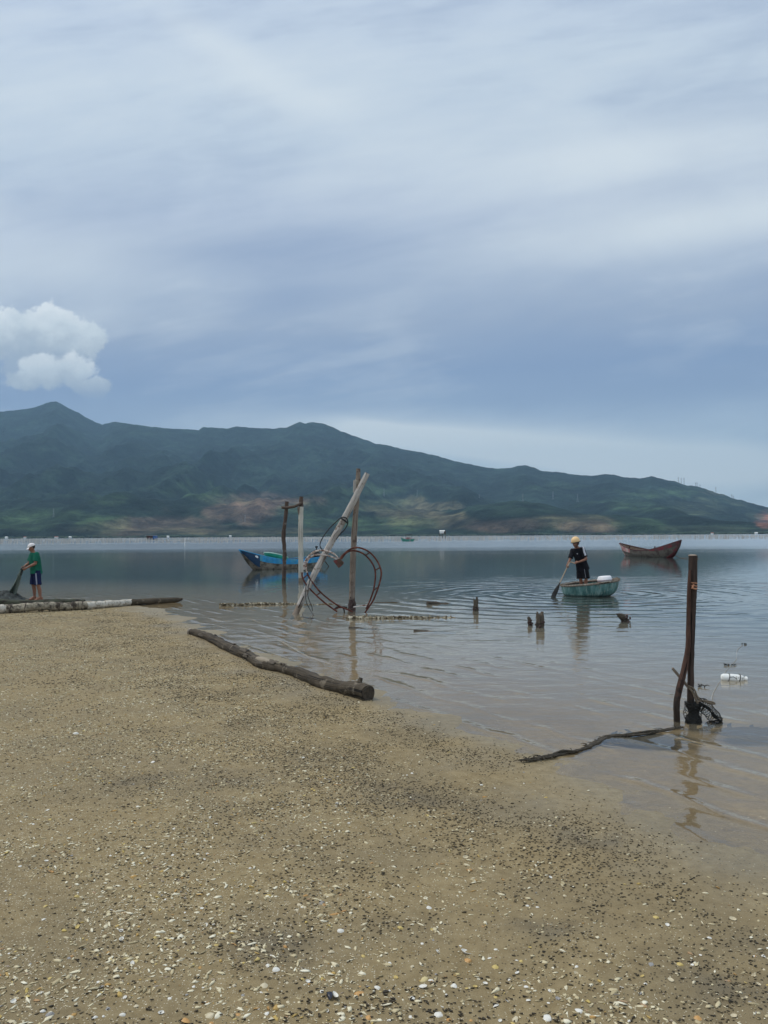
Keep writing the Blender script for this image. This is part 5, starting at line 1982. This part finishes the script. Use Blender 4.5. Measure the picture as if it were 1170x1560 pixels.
def density_points(n_, x0, x1, y0, y1):
    return np.stack([rng.uniform(x0, x1, n_), rng.uniform(y0, y1, n_)], 1)


m_frag, n = newmat('shell chips')
tn = n.attr('tone')
col = n.ramp(tn, [(0, (.30, .24, .13)), (.25, (.50, .41, .24)), (.55, (.66, .57, .37)), (.84, (.82, .76, .59)), (.90, (.52, .39, .12)), (.96, (.44, .24, .08)), (1, (.28, .26, .23))])
n.out(n.principled(col, .65, None, .35))
m_snail, n = newmat('dark snail shells')
tn = n.attr('tone')
col = n.ramp(tn, [(0, (.016, .012, .006)), (.55, (.046, .034, .016)), (.85, (.085, .064, .032)), (1, (.15, .115, .065))])
n.out(n.principled(col, .55, None, .4))

# shell chips: dense on the drier sand to the left and in front
pts = density_points(1100000, -13.5, 4.2, 1.7, 21.0)
d = signed_dist(pts[:, 0], pts[:, 1])
q3 = np.concatenate([pts, np.zeros((len(pts), 1))], 1)
patch = fbm(q3 * 1.3 + 30, 3)
patch2 = fbm(q3 * 4.0 + 60, 2)
left = sstep(1.6, -2.2, pts[:, 0] + .5 * patch)
front = sstep(3.6, 2.4, pts[:, 1])
pr = (sstep(.15, 1.8, d) * (.22 + .75 * left + .55 * front) + .02 * (d > -.7)) * np.clip(.55 + .9 * patch + .9 * patch2, .05, 2.0)
far_ = np.hypot(pts[:, 0], pts[:, 1])
pr = pr * np.clip(9.0 / far_, .5, 1.0)
keep = rng.random(len(pts)) < pr
pts = pts[keep]
hz = H(pts[:, 0], pts[:, 1])
pos3 = np.concatenate([pts, (hz + .0015)[:, None]], 1)
ok, _, _ = inview(pos3, 220)
pos3 = pos3[ok]
k = len(pos3)
sz = .0033 * np.exp(rng.normal(0, .62, k))
sz = np.minimum(sz, .011)
sz *= 1.12 - .30 * sstep(3.2, 6.0, np.hypot(pos3[:, 0], pos3[:, 1]))
bv, bf = tri_ell(6, 4)
jit = np.stack([(1 + .34 * rng.normal(size=bv.shape)) * np.array([1, 1, 1]) for _ in range(40)])
scl = np.stack([sz * rng.uniform(.9, 2.2, k), sz * rng.uniform(.45, 1.0, k), sz * rng.uniform(.2, .5, k)], 1)
rot = np.stack([rng.uniform(0, 6.28, k), rng.normal(0, .35, k)], 1)
tag(scatter('shell_fragments', bv[None] * jit, bf, pos3, rot, scl, rng.random(k), m_frag), 'pale crushed shell chips strewn over the sand', 'shell chips', kind='stuff')
print('chips', k)

# dark snails: everywhere on the damp sand, thicker in patches
pts = density_points(600000, -13.0, 4.4, 1.7, 19.0)
d = signed_dist(pts[:, 0], pts[:, 1])
q3 = np.concatenate([pts, np.zeros((len(pts), 1))], 1)
patch = fbm(q3 * 1.0 + 80, 3)
patch2 = fbm(q3 * 3.2 + 90, 2)
midb = np.exp(-((d - 1.7) / 1.6) ** 2)
pr = sstep(.12, .7, d) * (.14 + .72 * midb) * np.clip(.68 + 1.2 * patch + .9 * patch2, .04, 2.4) * (.55 + .45 * sstep(-3.6, -.4, pts[:, 0]))
cl_ = 0
for p, r_ in dark_w:
    rr = np.hypot((pts[:, 0] - p[0]) * .8, pts[:, 1] - p[1]) / r_
    cl_ = cl_ + np.exp(-rr * rr)
pr = pr + .95 * cl_ * np.clip(.6 + patch2, .1, 1.2)
far_ = np.hypot(pts[:, 0], pts[:, 1])
pr = pr * np.clip(6.0 / far_, .3, 1.0)
keep = rng.random(len(pts)) < pr
pts = pts[keep]
hz = H(pts[:, 0], pts[:, 1])
pos3 = np.concatenate([pts, (hz + .003)[:, None]], 1)
ok, _, _ = inview(pos3, 220)
pos3 = pos3[ok]
pos3 = pos3[np.argsort(np.hypot(pos3[:, 0], pos3[:, 1]))]
k = len(pos3)
print('snails', k)
ang = rng.normal(.12, .42, k)
ok, _, _ = inview(pos3, -4)
idx = np.where(ok)[0][:300]
solo = np.zeros(k, bool)
solo[idx] = True


def snail_mesh():
    """turreted horn snail: a spiral of shrinking whorls with an opening"""
    mb = MB()
    path, rad = [], []
    for q in np.linspace(0, 1, 26):
        path.append((-.5 + q, 0, .0))
        rad.append((.24 * (1 - q ** 1.8) ** .7 + .04) * (1 + .13 * math.sin(q * 30)))
    mb.tube(path, rad, 9)
    mb.ell((-.46, .03, .0), (.13, .24, .22), None, 9, 6)
    return mb.mesh('horn_snail')


m_snail1 = mat_plain('horn snail shell', (.042, .031, .017), .5, .5, 90)
sm1 = snail_mesh()
sm1.materials.append(m_snail1)
sizes = .0064 * np.exp(rng.normal(0, .22, k))
for i in idx:
    o = bpy.data.objects.new('snail_shell', sm1)
    s = sizes[i] * 1.8
    o.location = Vector(pos3[i]) + Vector((0, 0, s * .10))
    o.scale = (s, s * .72, s * .8)
    o.rotation_euler = (0, 0, ang[i] + (pi if random.random() < .5 else 0))
    tag(o, 'small dark horn snail shell lying on the nearest damp sand', 'snail shell', 'dark snail shells on the nearest sand')
    COL.objects.link(o)
rest = ~solo
bv, bf = tri_ell(6, 4)
bv = bv.copy()
bv[:, 1] *= 1 - .45 * (bv[:, 0] * .5 + .5)
bv[:, 2] *= 1 - .45 * (bv[:, 0] * .5 + .5)
kk = int(rest.sum())
sc_ = sizes[rest] * np.clip(np.hypot(pos3[rest, 0], pos3[rest, 1]) / 7, 1, 1.35)
tag(scatter('snail_shells', bv, bf, pos3[rest], np.stack([ang[rest] + pi * (rng.random(kk) < .5), rng.normal(0, .2, kk)], 1), np.stack([sc_, sc_ * .40, sc_ * .38], 1), rng.random(kk), m_snail), 'thousands of dark snail shells peppering the damp sand', 'snail shells', kind='stuff')


# clam and scallop halves: single shells
def clam_mesh(ribs, fan, up_, seed):
    """one valve: fan outline with a hinge, cupped, ribbed; up_ = hollow side up"""
    r_ = np.random.default_rng(seed)
    na, nr = 25, 7
    V = []
    for i in range(nr):
        q = i / (nr - 1)
        row = []
        for a in np.linspace(0, 2 * pi, na):
            rad_ = 1 + (.12 * math.cos(a) if fan else 0) - .10 * max(0, -math.cos(a)) ** 3
            if fan and math.cos(a) < -.55:
                rad_ *= .82
            w = q * rad_ * (1 + .03 * r_.normal() * (q > .9))
            x, y = w * math.cos(a), w * math.sin(a) * (.88 if fan else .78)
            z = .46 * (1 - q ** 2.0) + .022 * math.cos(a * ribs) * q
            row.append((x + .25 * (1 - q) * -1, y, z))
        V.append(row)
    V = np.array(V)
    V2 = V * np.array([.94, .94, .86]) - np.array([0, 0, .0])
    if up_:
        V[..., 2] = .46 - V[..., 2]
        V2[..., 2] = .50 - V2[..., 2]
    mb = MB()
    mb.grid(V).grid(V2[:, ::-1])
    # lip between the two skins
    mb.grid(np.stack([V[-1], V2[-1]]))
    return mb.mesh('shell', angle=180)


def mat_shell(name, c1, c2, band):
    m, n = newmat(name)
    tc = n.node('ShaderNodeTexCoord').outputs['Object']
    r_ = n.v('LENGTH', n.v('MULTIPLY', tc, (1, 1, .2)))
    a = n.noise(n.comb(r_, 0.0, 0.0), 11, 4, .6)
    b_ = n.noise(tc, 4, 4, .6)
    col = n.mix(a, c1, c2)
    col = n.mix(n.m('MULTIPLY', n.sstep(b_, .5, .68), .6), col, band)
    n.out(n.principled(col, .5, n.bump(a, .0004), .4))
    return m


SH = {
    'white': (mat_shell('white shell', (.66, .62, .54), (.80, .78, .72), (.50, .44, .34)), 'small white clam shell half lying on the near sand', 'white clam shells on the near sand'),
    'cream': (mat_shell('cream shell', (.50, .42, .27), (.66, .58, .41), (.38, .30, .18)), 'small cream coloured clam shell half lying on the near sand', 'cream clam shells on the near sand'),
    'yellow': (mat_shell('yellow shell', (.48, .34, .09), (.62, .49, .19), (.34, .22, .06)), 'small yellow clam shell half lying on the near sand', 'yellow clam shells on the near sand'),
    'orange': (mat_shell('orange shell', (.46, .22, .055), (.58, .33, .11), (.60, .48, .30)), 'small orange clam shell half lying on the near sand', 'orange clam shells on the near sand'),
    'grey': (mat_shell('grey shell', (.22, .21, .20), (.40, .38, .36), (.09, .08, .085)), 'small grey clam shell half lying on the near sand', 'grey clam shells on the near sand'),
}
meshes = {}
for kname in SH:
    L_ = []
    for j in range(6):
        me = clam_mesh((0, 22, 15)[j % 3], j % 2 == 0, j == 3 or j == 5, 40 + j)
        me.materials.append(SH[kname][0])
        L_.append(me)
    meshes[kname] = L_


def put_shell(p, size, kname, label=None, group=None, tiltv=None, ob=None, mesh_i=None):
    o = bpy.data.objects.new('clam_shell', random.choice(meshes[kname]) if mesh_i is None else meshes[kname][mesh_i])
    o.location = Vector((p[0], p[1], p[2] - size * .04))
    o.scale = (size * random.uniform(.9, 1.1), size * random.uniform(.85, 1.05), size * random.uniform(.75, 1.1))
    tv = tiltv if tiltv is not None else (random.gauss(0, .22), random.gauss(0, .22))
    o.rotation_euler = (tv[0], tv[1], random.uniform(0, 6.28))
    tag(o, label or SH[kname][1], 'shell', group if label else SH[kname][2])
    COL.objects.link(o)
    return o


hero = [(709, 1452, .0245, 'white', 5, 'largest white shell, hollow side up, right of centre near the bottom'), (714, 1464, .017, 'orange', 0, 'orange shell tucked below the largest white shell'), (610, 1414, .017, 'yellow', 0, 'round yellow shell in the middle of the near sand, left of the largest white shell'),
        (653, 1383, .018, 'white', 2, 'white shell lying alone above the round yellow one'), (518, 1419, .0185, 'white', 0, 'tilted white shell fragment left of the round yellow one'), (545, 1514, .021, 'orange', 0, 'large orange shell at the bottom edge, left one of the pair'),
        (561, 1552, .018, 'orange', 2, 'orange shell right beside the large one at the bottom edge'), (668, 1548, .021, 'white', 0, 'white shell at the bottom edge, below the largest white one'), (692, 1502, .018, 'white', 1, 'flat white shell between the largest white one and the bottom edge'),
        (754, 1473, .017, 'yellow', 2, 'yellow shell standing on its edge right of the largest white shell'), (402, 1502, .021, 'cream', 0, 'big cream shell at the lower middle, right of the orange ones in the corner'), (419, 1478, .019, 'white', 2, 'white shell just above the big cream one'),
        (575, 1505, .017, 'white', 0, 'chalky white shell above the orange pair'), (116, 1118, .036, 'white', 2, 'large white shell standing out on the far left sand'), (233, 1161, .026, 'white', 0, 'white shell alone on the sand above the dark snail patch'),
        (76, 1546, .021, 'grey', 0, 'grey ringed shell in the bottom left corner'), (108, 1550, .019, 'cream', 0, 'cream shell right of the grey ringed one in the bottom left corner'), (322, 1512 + 36, .021, 'cream', 4, 'broad cream shell at the bottom edge, left of centre'), (282, 1555, .020, 'orange', 0, 'orange shell in the bottom left part, on the edge of the photo'),
        (117, 1366, .018, 'yellow', 0, 'yellow shell on the left sand amid white chips'), (1000, 1398, .017, 'yellow', 0, 'yellow shell in the right part of the near sand beside two white ones'), (1037, 1470, .018, 'yellow', 4, 'yellow ringed shell right of the dark snail patch'), (993, 1470, .016, 'grey', 0, 'greenish grey shell near the bottom right, below the yellow one'),
        (836, 1552, .020, 'white', 0, 'white shell at the bottom edge, in the right half'), (1063, 1551, .016, 'orange', 2, 'orange brown shell at the bottom edge near the right corner'), (884, 1541, .018, 'white', 0, 'white shell lying on edge, low in the right half'), (784, 1555, .017, 'cream', 0, 'cream shell at the bottom edge right of the middle')]
for px, py, s, kname, mi, lb in hero:
    put_shell(Pg(px, py), s, kname, lb, 'single larger shells on the near sand', None, None, mi)
cnt = 0
names = ['white'] * 40 + ['cream'] * 33 + ['yellow'] * 13 + ['orange'] * 5 + ['grey'] * 9
while cnt < 270:
    px = random.uniform(-10, 1180)
    py = 1560 - 430 * random.random() ** 1.25
    wl = .25 + .75 * (1 - px / 1170) + .5 * (py > 1440)
    if random.random() > wl * (.45 + .9 * (.5 + perlin(np.array([px / 90, py / 50, .3])))):
        continue
    p = Pg(px, py)
    if signed_dist(p[0], p[1]) < .35:
        continue
    put_shell(p, .0096 * math.exp(random.gauss(0, .32)), random.choice(names))
    cnt += 1
# a mussel and a flat stone
p = Pg(505, 1520)
t = thing('mussel_shell', p, 'open blue black mussel shell with a white inside, near the bottom', 'shell')
m_ms = mat_plain('blue black mussel', (.018, .020, .032), .35, .3, 60)
o_ = np.array([[(.012 * math.cos(a) * q * (1 + .35 * math.cos(a)), .024 * math.sin(a) * q, .010 * (1 - q * q)) for a in np.linspace(0, 2 * pi, 21)] for q in np.linspace(0, 1, 6)])
a_ = MB().grid(o_)
o1 = a_.build('dark_valve', m_ms, t)
o1.rotation_euler = (0, -.5, .3)
o1.location = (-.010, .004, .006)
o2 = MB().grid(o_ * np.array([.85, .85, -1]) + np.array([0, 0, .011])).build('white_inside', SH['white'][0], t)
o2.rotation_euler = (0, .35, .35)
o2.location = (.010, 0, .003)
p = Pg(1166, 1304)
tag(MB().ell((0, 0, .012), (.055, .035, .018), None, 18, 9).build('flat_stone', mat_plain('tan stone', (.36, .29, .19), .8, .3, 40, bump=.4), off=tuple(p)), 'tan flat stone at the right edge by the waterline', 'stone')
p = Pg(930, 1447)
tag(MB().ell((0, 0, .008), (.012, .022, .016), (0, .3, .2), 12, 8).build('olive_pebble', mat_plain('olive pebble', (.11, .09, .045), .6, .3, 60), off=tuple(p)), 'dark olive pebble standing up between the two dark snail patches', 'pebble')

# thin, broken pale ribbons lying on the water near the sand
m_paleline, n = newmat('pale lagoon lines')
tc = n.node('ShaderNodeNewGeometry').outputs['Position']
a = n.noise(tc, 26, 5, .7)
df = n.principled((.50, .47, .40), .8, None, .3)
tr = n.node('ShaderNodeBsdfTransparent')
mx = n.node('ShaderNodeMixShader')
n.put(mx.inputs[0], n.m('MULTIPLY', n.sstep(a, .42, .60), .55))
n.put(mx.inputs[1], tr.outputs[0])
n.put(mx.inputs[2], df)
n.out(mx.outputs[0])
mb = MB()
for ln in ([(382, 964), (397, 969), (423, 975), (446, 987), (469, 1000), (507, 1013), (539, 1020), (591, 1032)], [(225, 945), (260, 948), (306, 949), (330, 953), (345, 957)], [(306, 940), (347, 946), (376, 942), (400, 950)], [(205, 929), (240, 927), (285, 931)], [(355, 975), (385, 985), (430, 1000), (470, 1012)],
           [(60, 912), (110, 911.5), (160, 913)]):
    c = catmull([P(*q, .006) for q in ln], 10)
    k = len(c)
    V = []
    for i, p in enumerate(c):
        tg_ = c[min(i + 1, k - 1)] - c[max(i - 1, 0)]
        nn_ = unit(np.cross(tg_, V3(0, 0, 1)))
        w = (.008 + .0016 * p[1]) * (.6 + .8 * abs(perlin(p * 3))) * math.sin(pi * (i + .5) / k) ** .5
        V.append([p + nn_ * w * v_ + V3(0, 0, .002 * (1 - v_ * v_)) + .02 * perlin(p * 5) * nn_ for v_ in (-1, -.3, .4, 1)])
    mb.grid(np.array(V))
tag(mb.build('pale_lines', m_paleline), 'thin pale lines on the water along the edge of the sand', 'foam', kind='stuff')

# ------------------------------------------------------------------ air between here and the mountains
m_haze, n = newmat('haze')
pv = n.node('ShaderNodeVolumePrincipled')
n.put(pv.inputs['Color'], (.46, .74, 1.0, 1))
n.put(pv.inputs['Density'], 7.8e-5)
n.put(pv.inputs['Anisotropy'], 0.0)
n.out(None, pv.outputs[0])
mb = MB().box((0, 6100, 699), (24000, 12900, 1402))
hz_o = mb.build('haze', m_haze, smooth=False)
tag(hz_o, 'thin blue haze over the lagoon and the mountains', 'haze', kind='stuff')

# ------------------------------------------------------------------ sky
SUN_EL, SUN_AZ = 62.0, 285.0       # azimuth clockwise from +Y (north): high, to the left
w = bpy.data.worlds.new('World')
sc.world = w
w.use_nodes = True
n = NT(w.node_tree)
tc = n.node('ShaderNodeTexCoord').outputs['Generated']
sky = n.node('ShaderNodeTexSky', sky_type='NISHITA')
sky.sun_disc = False
sky.sun_elevation = R(SUN_EL)
sky.sun_rotation = R(SUN_AZ)
x, y, z = n.xyz(tc)
yy = n.m('MAXIMUM', y, .22)
u = n.m('DIVIDE', x, yy)
v = n.m('DIVIDE', n.m('MAXIMUM', z, 0.0), yy)
uv = n.comb(u, v, 0.0)
wob = n.noise(n.v('MULTIPLY', uv, (1.1, 3.0, 1)), 1.0, 4, .55)
tilt_ = n.m('MULTIPLY', u, .05)
v2 = n.m('ADD', n.m('SUBTRACT', v, tilt_), n.m('MULTIPLY', n.m('SUBTRACT', wob, .5), .13))
stops = [(0.0, lin(192, 208, 218)), (.075, lin(190, 207, 218)), (.12, lin(180, 196, 211)), (.165, lin(146, 165, 191)), (.215, lin(130, 150, 182)), (.28, lin(152, 166, 188)), (.35, lin(169, 182, 200)), (.44, lin(179, 191, 208)), (.53, lin(188, 201, 214)), (.62, lin(192, 205, 217)), (.74, lin(188, 201, 217)), (1.0, lin(200, 213, 225))]
base_c = n.ramp(n.m('DIVIDE', v2, 1.3), [(p / 1.3, c) for p, c in stops])
# streaky, slightly slanting cloud sheet
rot = n.node('ShaderNodeVectorRotate', rotation_type='Z_AXIS')
n.put(rot.inputs['Vector'], uv)
n.put(rot.inputs['Angle'], R(-9))
s1 = n.noise(n.v('MULTIPLY', rot.outputs[0], (1.3, 6.0, 1)), 1.0, 5, .55, .4)
s2 = n.noise(n.v('MULTIPLY', rot.outputs[0], (3.5, 16.0, 1)), 1.0, 4, .55, .3)
s4 = n.noise(n.v('ADD', n.v('MULTIPLY', rot.outputs[0], (7.0, 34.0, 1)), (2, 9, 0)), 1.0, 5, .6, .5)
s3 = n.noise(n.v('ADD', n.v('MULTIPLY', uv, (2.6, 4.2, 1)), (5, 3, 0)), 1.0, 5, .6, .5)
sfac = n.m('ADD', n.m('MULTIPLY', n.m('SUBTRACT', s1, .5), .85), n.m('ADD', n.m('MULTIPLY', n.m('SUBTRACT', s2, .5), .65), n.m('ADD', n.m('MULTIPLY', n.m('SUBTRACT', s3, .5), .6), n.m('MULTIPLY', n.m('SUBTRACT', s4, .5), .40))))
LIGHT, DARK = lin(217, 225, 228), lin(126, 145, 178)
col = n.mix(n.m('MAXIMUM', n.m('MULTIPLY', sfac, 1.5), 0.0, clamp=True), base_c, LIGHT)
col = n.mix(n.m('MAXIMUM', n.m('MULTIPLY', sfac, -1.5), 0.0, clamp=True), col, DARK)


def gauss(px, py, sx_, sy_, deg):
    a, b_ = (px - 585) / F, (816 - py) / F
    du, dv = n.m('SUBTRACT', u, a), n.m('SUBTRACT', v, b_)
    c, s = math.cos(R(deg)), math.sin(R(deg))
    p = n.m('ADD', n.m('MULTIPLY', du, c * F / sx_), n.m('MULTIPLY', dv, s * F / sx_))
    q = n.m('ADD', n.m('MULTIPLY', du, -s * F / sy_), n.m('MULTIPLY', dv, c * F / sy_))
    return n.m('POWER', 2.718, n.m('MULTIPLY', n.m('ADD', n.m('MULTIPLY', p, p), n.m('MULTIPLY', q, q)), -1.0))


def add_blobs(items):
    acc = None
    for px, py, sx_, sy_, deg, g in items:
        k = n.m('MULTIPLY', gauss(px, py, sx_, sy_, deg), g)
        acc = k if acc is None else n.m('ADD', acc, k)
    return n.m('MULTIPLY', acc, n.m('ADD', .35, n.m('MULTIPLY', n.m('ADD', s1, s3), .65)), clamp=True)


col = n.mix(add_blobs([(1080, 335, 300, 45, 9, .85), (980, 235, 360, 55, 7, .65), (420, 125, 170, 35, -18, .5), (320, 45, 90, 24, -28, .45), (830, 680, 340, 26, -4, 1.3), (1060, 722, 220, 24, 0, 1.1), (590, 655, 60, 10, -12, .7), (720, 676, 190, 16, -7, 1.0), (900, 706, 200, 14, -6, .8), (1120, 690, 120, 14, 0, .5), (90, 395, 210, 55, 0, .55)]), col, LIGHT)
col = n.mix(add_blobs([(380, 372, 200, 34, 5, .5), (1080, 575, 270, 50, 0, .6), (950, 520, 150, 14, 0, .35), (430, 452, 120, 20, 5, .35), (620, 600, 420, 30, 0, .12), (60, 300, 110, 30, 0, .2), (250, 575, 250, 40, 0, .2)]), col, DARK)

# two heaps of fair-weather cumulus over the left peak
cn = n.noise(n.v('MULTIPLY', uv, (1, 1.15, 1)), 22.0, 8, .62)
cn2 = n.noise(uv, 60.0, 4, .6)


def heap(items):
    acc = None
    for px, py, sx_, sy_ in items:
        k = gauss(px, py, sx_, sy_, 0)
        acc = k if acc is None else n.m('MAXIMUM', acc, k)
    return acc


top_h = heap([(15, 502, 62, 46), (72, 500, 60, 46), (118, 508, 48, 30), (-50, 510, 70, 56), (62, 545, 58, 44), (95, 538, 50, 36), (38, 558, 40, 34), (-130, 530, 80, 50)])
low_h = heap([(40, 574, 38, 20), (78, 564, 44, 28), (110, 562, 34, 30), (142, 586, 36, 18), (60, 552, 40, 22)])
nz = n.m('ADD', n.m('MULTIPLY', n.m('SUBTRACT', cn, .5), .85), n.m('MULTIPLY', n.m('SUBTRACT', cn2, .5), .75))
ft = n.m('ADD', top_h, nz)
fl = n.m('ADD', low_h, nz)
mt_ = n.sstep(ft, .37, .56)
ml = n.sstep(fl, .34, .64)
# thick, self-shaded undersides grey, edges and tops white
def shade(cy, half):
    g = n.m('DIVIDE', n.m('SUBTRACT', v, (816 - cy) / F), half / F)
    g = n.m('ADD', g, n.m('MULTIPLY', n.m('SUBTRACT', cn, .5), 2.6))
    return n.ramp(n.m('ADD', n.m('MULTIPLY', g, .5), .5, clamp=True), [(0, lin(158, 171, 186)), (.3, lin(178, 189, 198)), (.6, lin(204, 214, 219)), (1, lin(226, 232, 234))])


# undersides melt into the sheet behind
soft_t = n.sstep(v, (816 - 566) / F, (816 - 530) / F)
soft_l = n.sstep(v, (816 - 608) / F, (816 - 580) / F)
col = n.mix(n.m('MULTIPLY', mt_, n.m('ADD', .72, n.m('MULTIPLY', soft_t, .26))), col, shade(500, 42))
col = n.mix(n.m('MULTIPLY', ml, n.m('ADD', .22, n.m('MULTIPLY', soft_l, .62))), col, shade(562, 30))

bg_s = n.node('ShaderNodeBackground')
n.put(bg_s.inputs[0], sky.outputs[0])
n.put(bg_s.inputs[1], .10)
bg_c = n.node('ShaderNodeBackground')
n.put(bg_c.inputs[0], col)
n.put(bg_c.inputs[1], 1.0)
mx = n.node('ShaderNodeMixShader')
n.put(mx.inputs[0], .90)
n.put(mx.inputs[1], bg_s.outputs[0])
n.put(mx.inputs[2], bg_c.outputs[0])
wo = n.node('ShaderNodeOutputWorld')
n.put(wo.inputs[0], mx.outputs[0])

ld = bpy.data.lights.new('sun', 'SUN')
ld.energy = 1.5
ld.angle = R(10)
ld.color = (1.0, .95, .87)
lo = bpy.data.objects.new('sun', ld)
el, az = R(SUN_EL), R(SUN_AZ)
sdir = Vector((math.sin(az) * math.cos(el), math.cos(az) * math.cos(el), math.sin(el)))
lo.rotation_euler = (-sdir).to_track_quat('-Z', 'Y').to_euler()
lo.location = (0, 0, 20)
COL.objects.link(lo)

# ------------------------------------------------------------------ render settings
sc.view_settings.view_transform = 'Standard'
sc.view_settings.look = 'None'
sc.view_settings.gamma = 1.0
sc.view_settings.exposure = 0.28
cy = sc.cycles
cy.max_bounces = 8
cy.diffuse_bounces = 3
cy.glossy_bounces = 4
cy.transparent_max_bounces = 16
cy.volume_bounces = 0
cy.use_denoising = True
cy.use_adaptive_sampling = True
cy.adaptive_threshold = .015
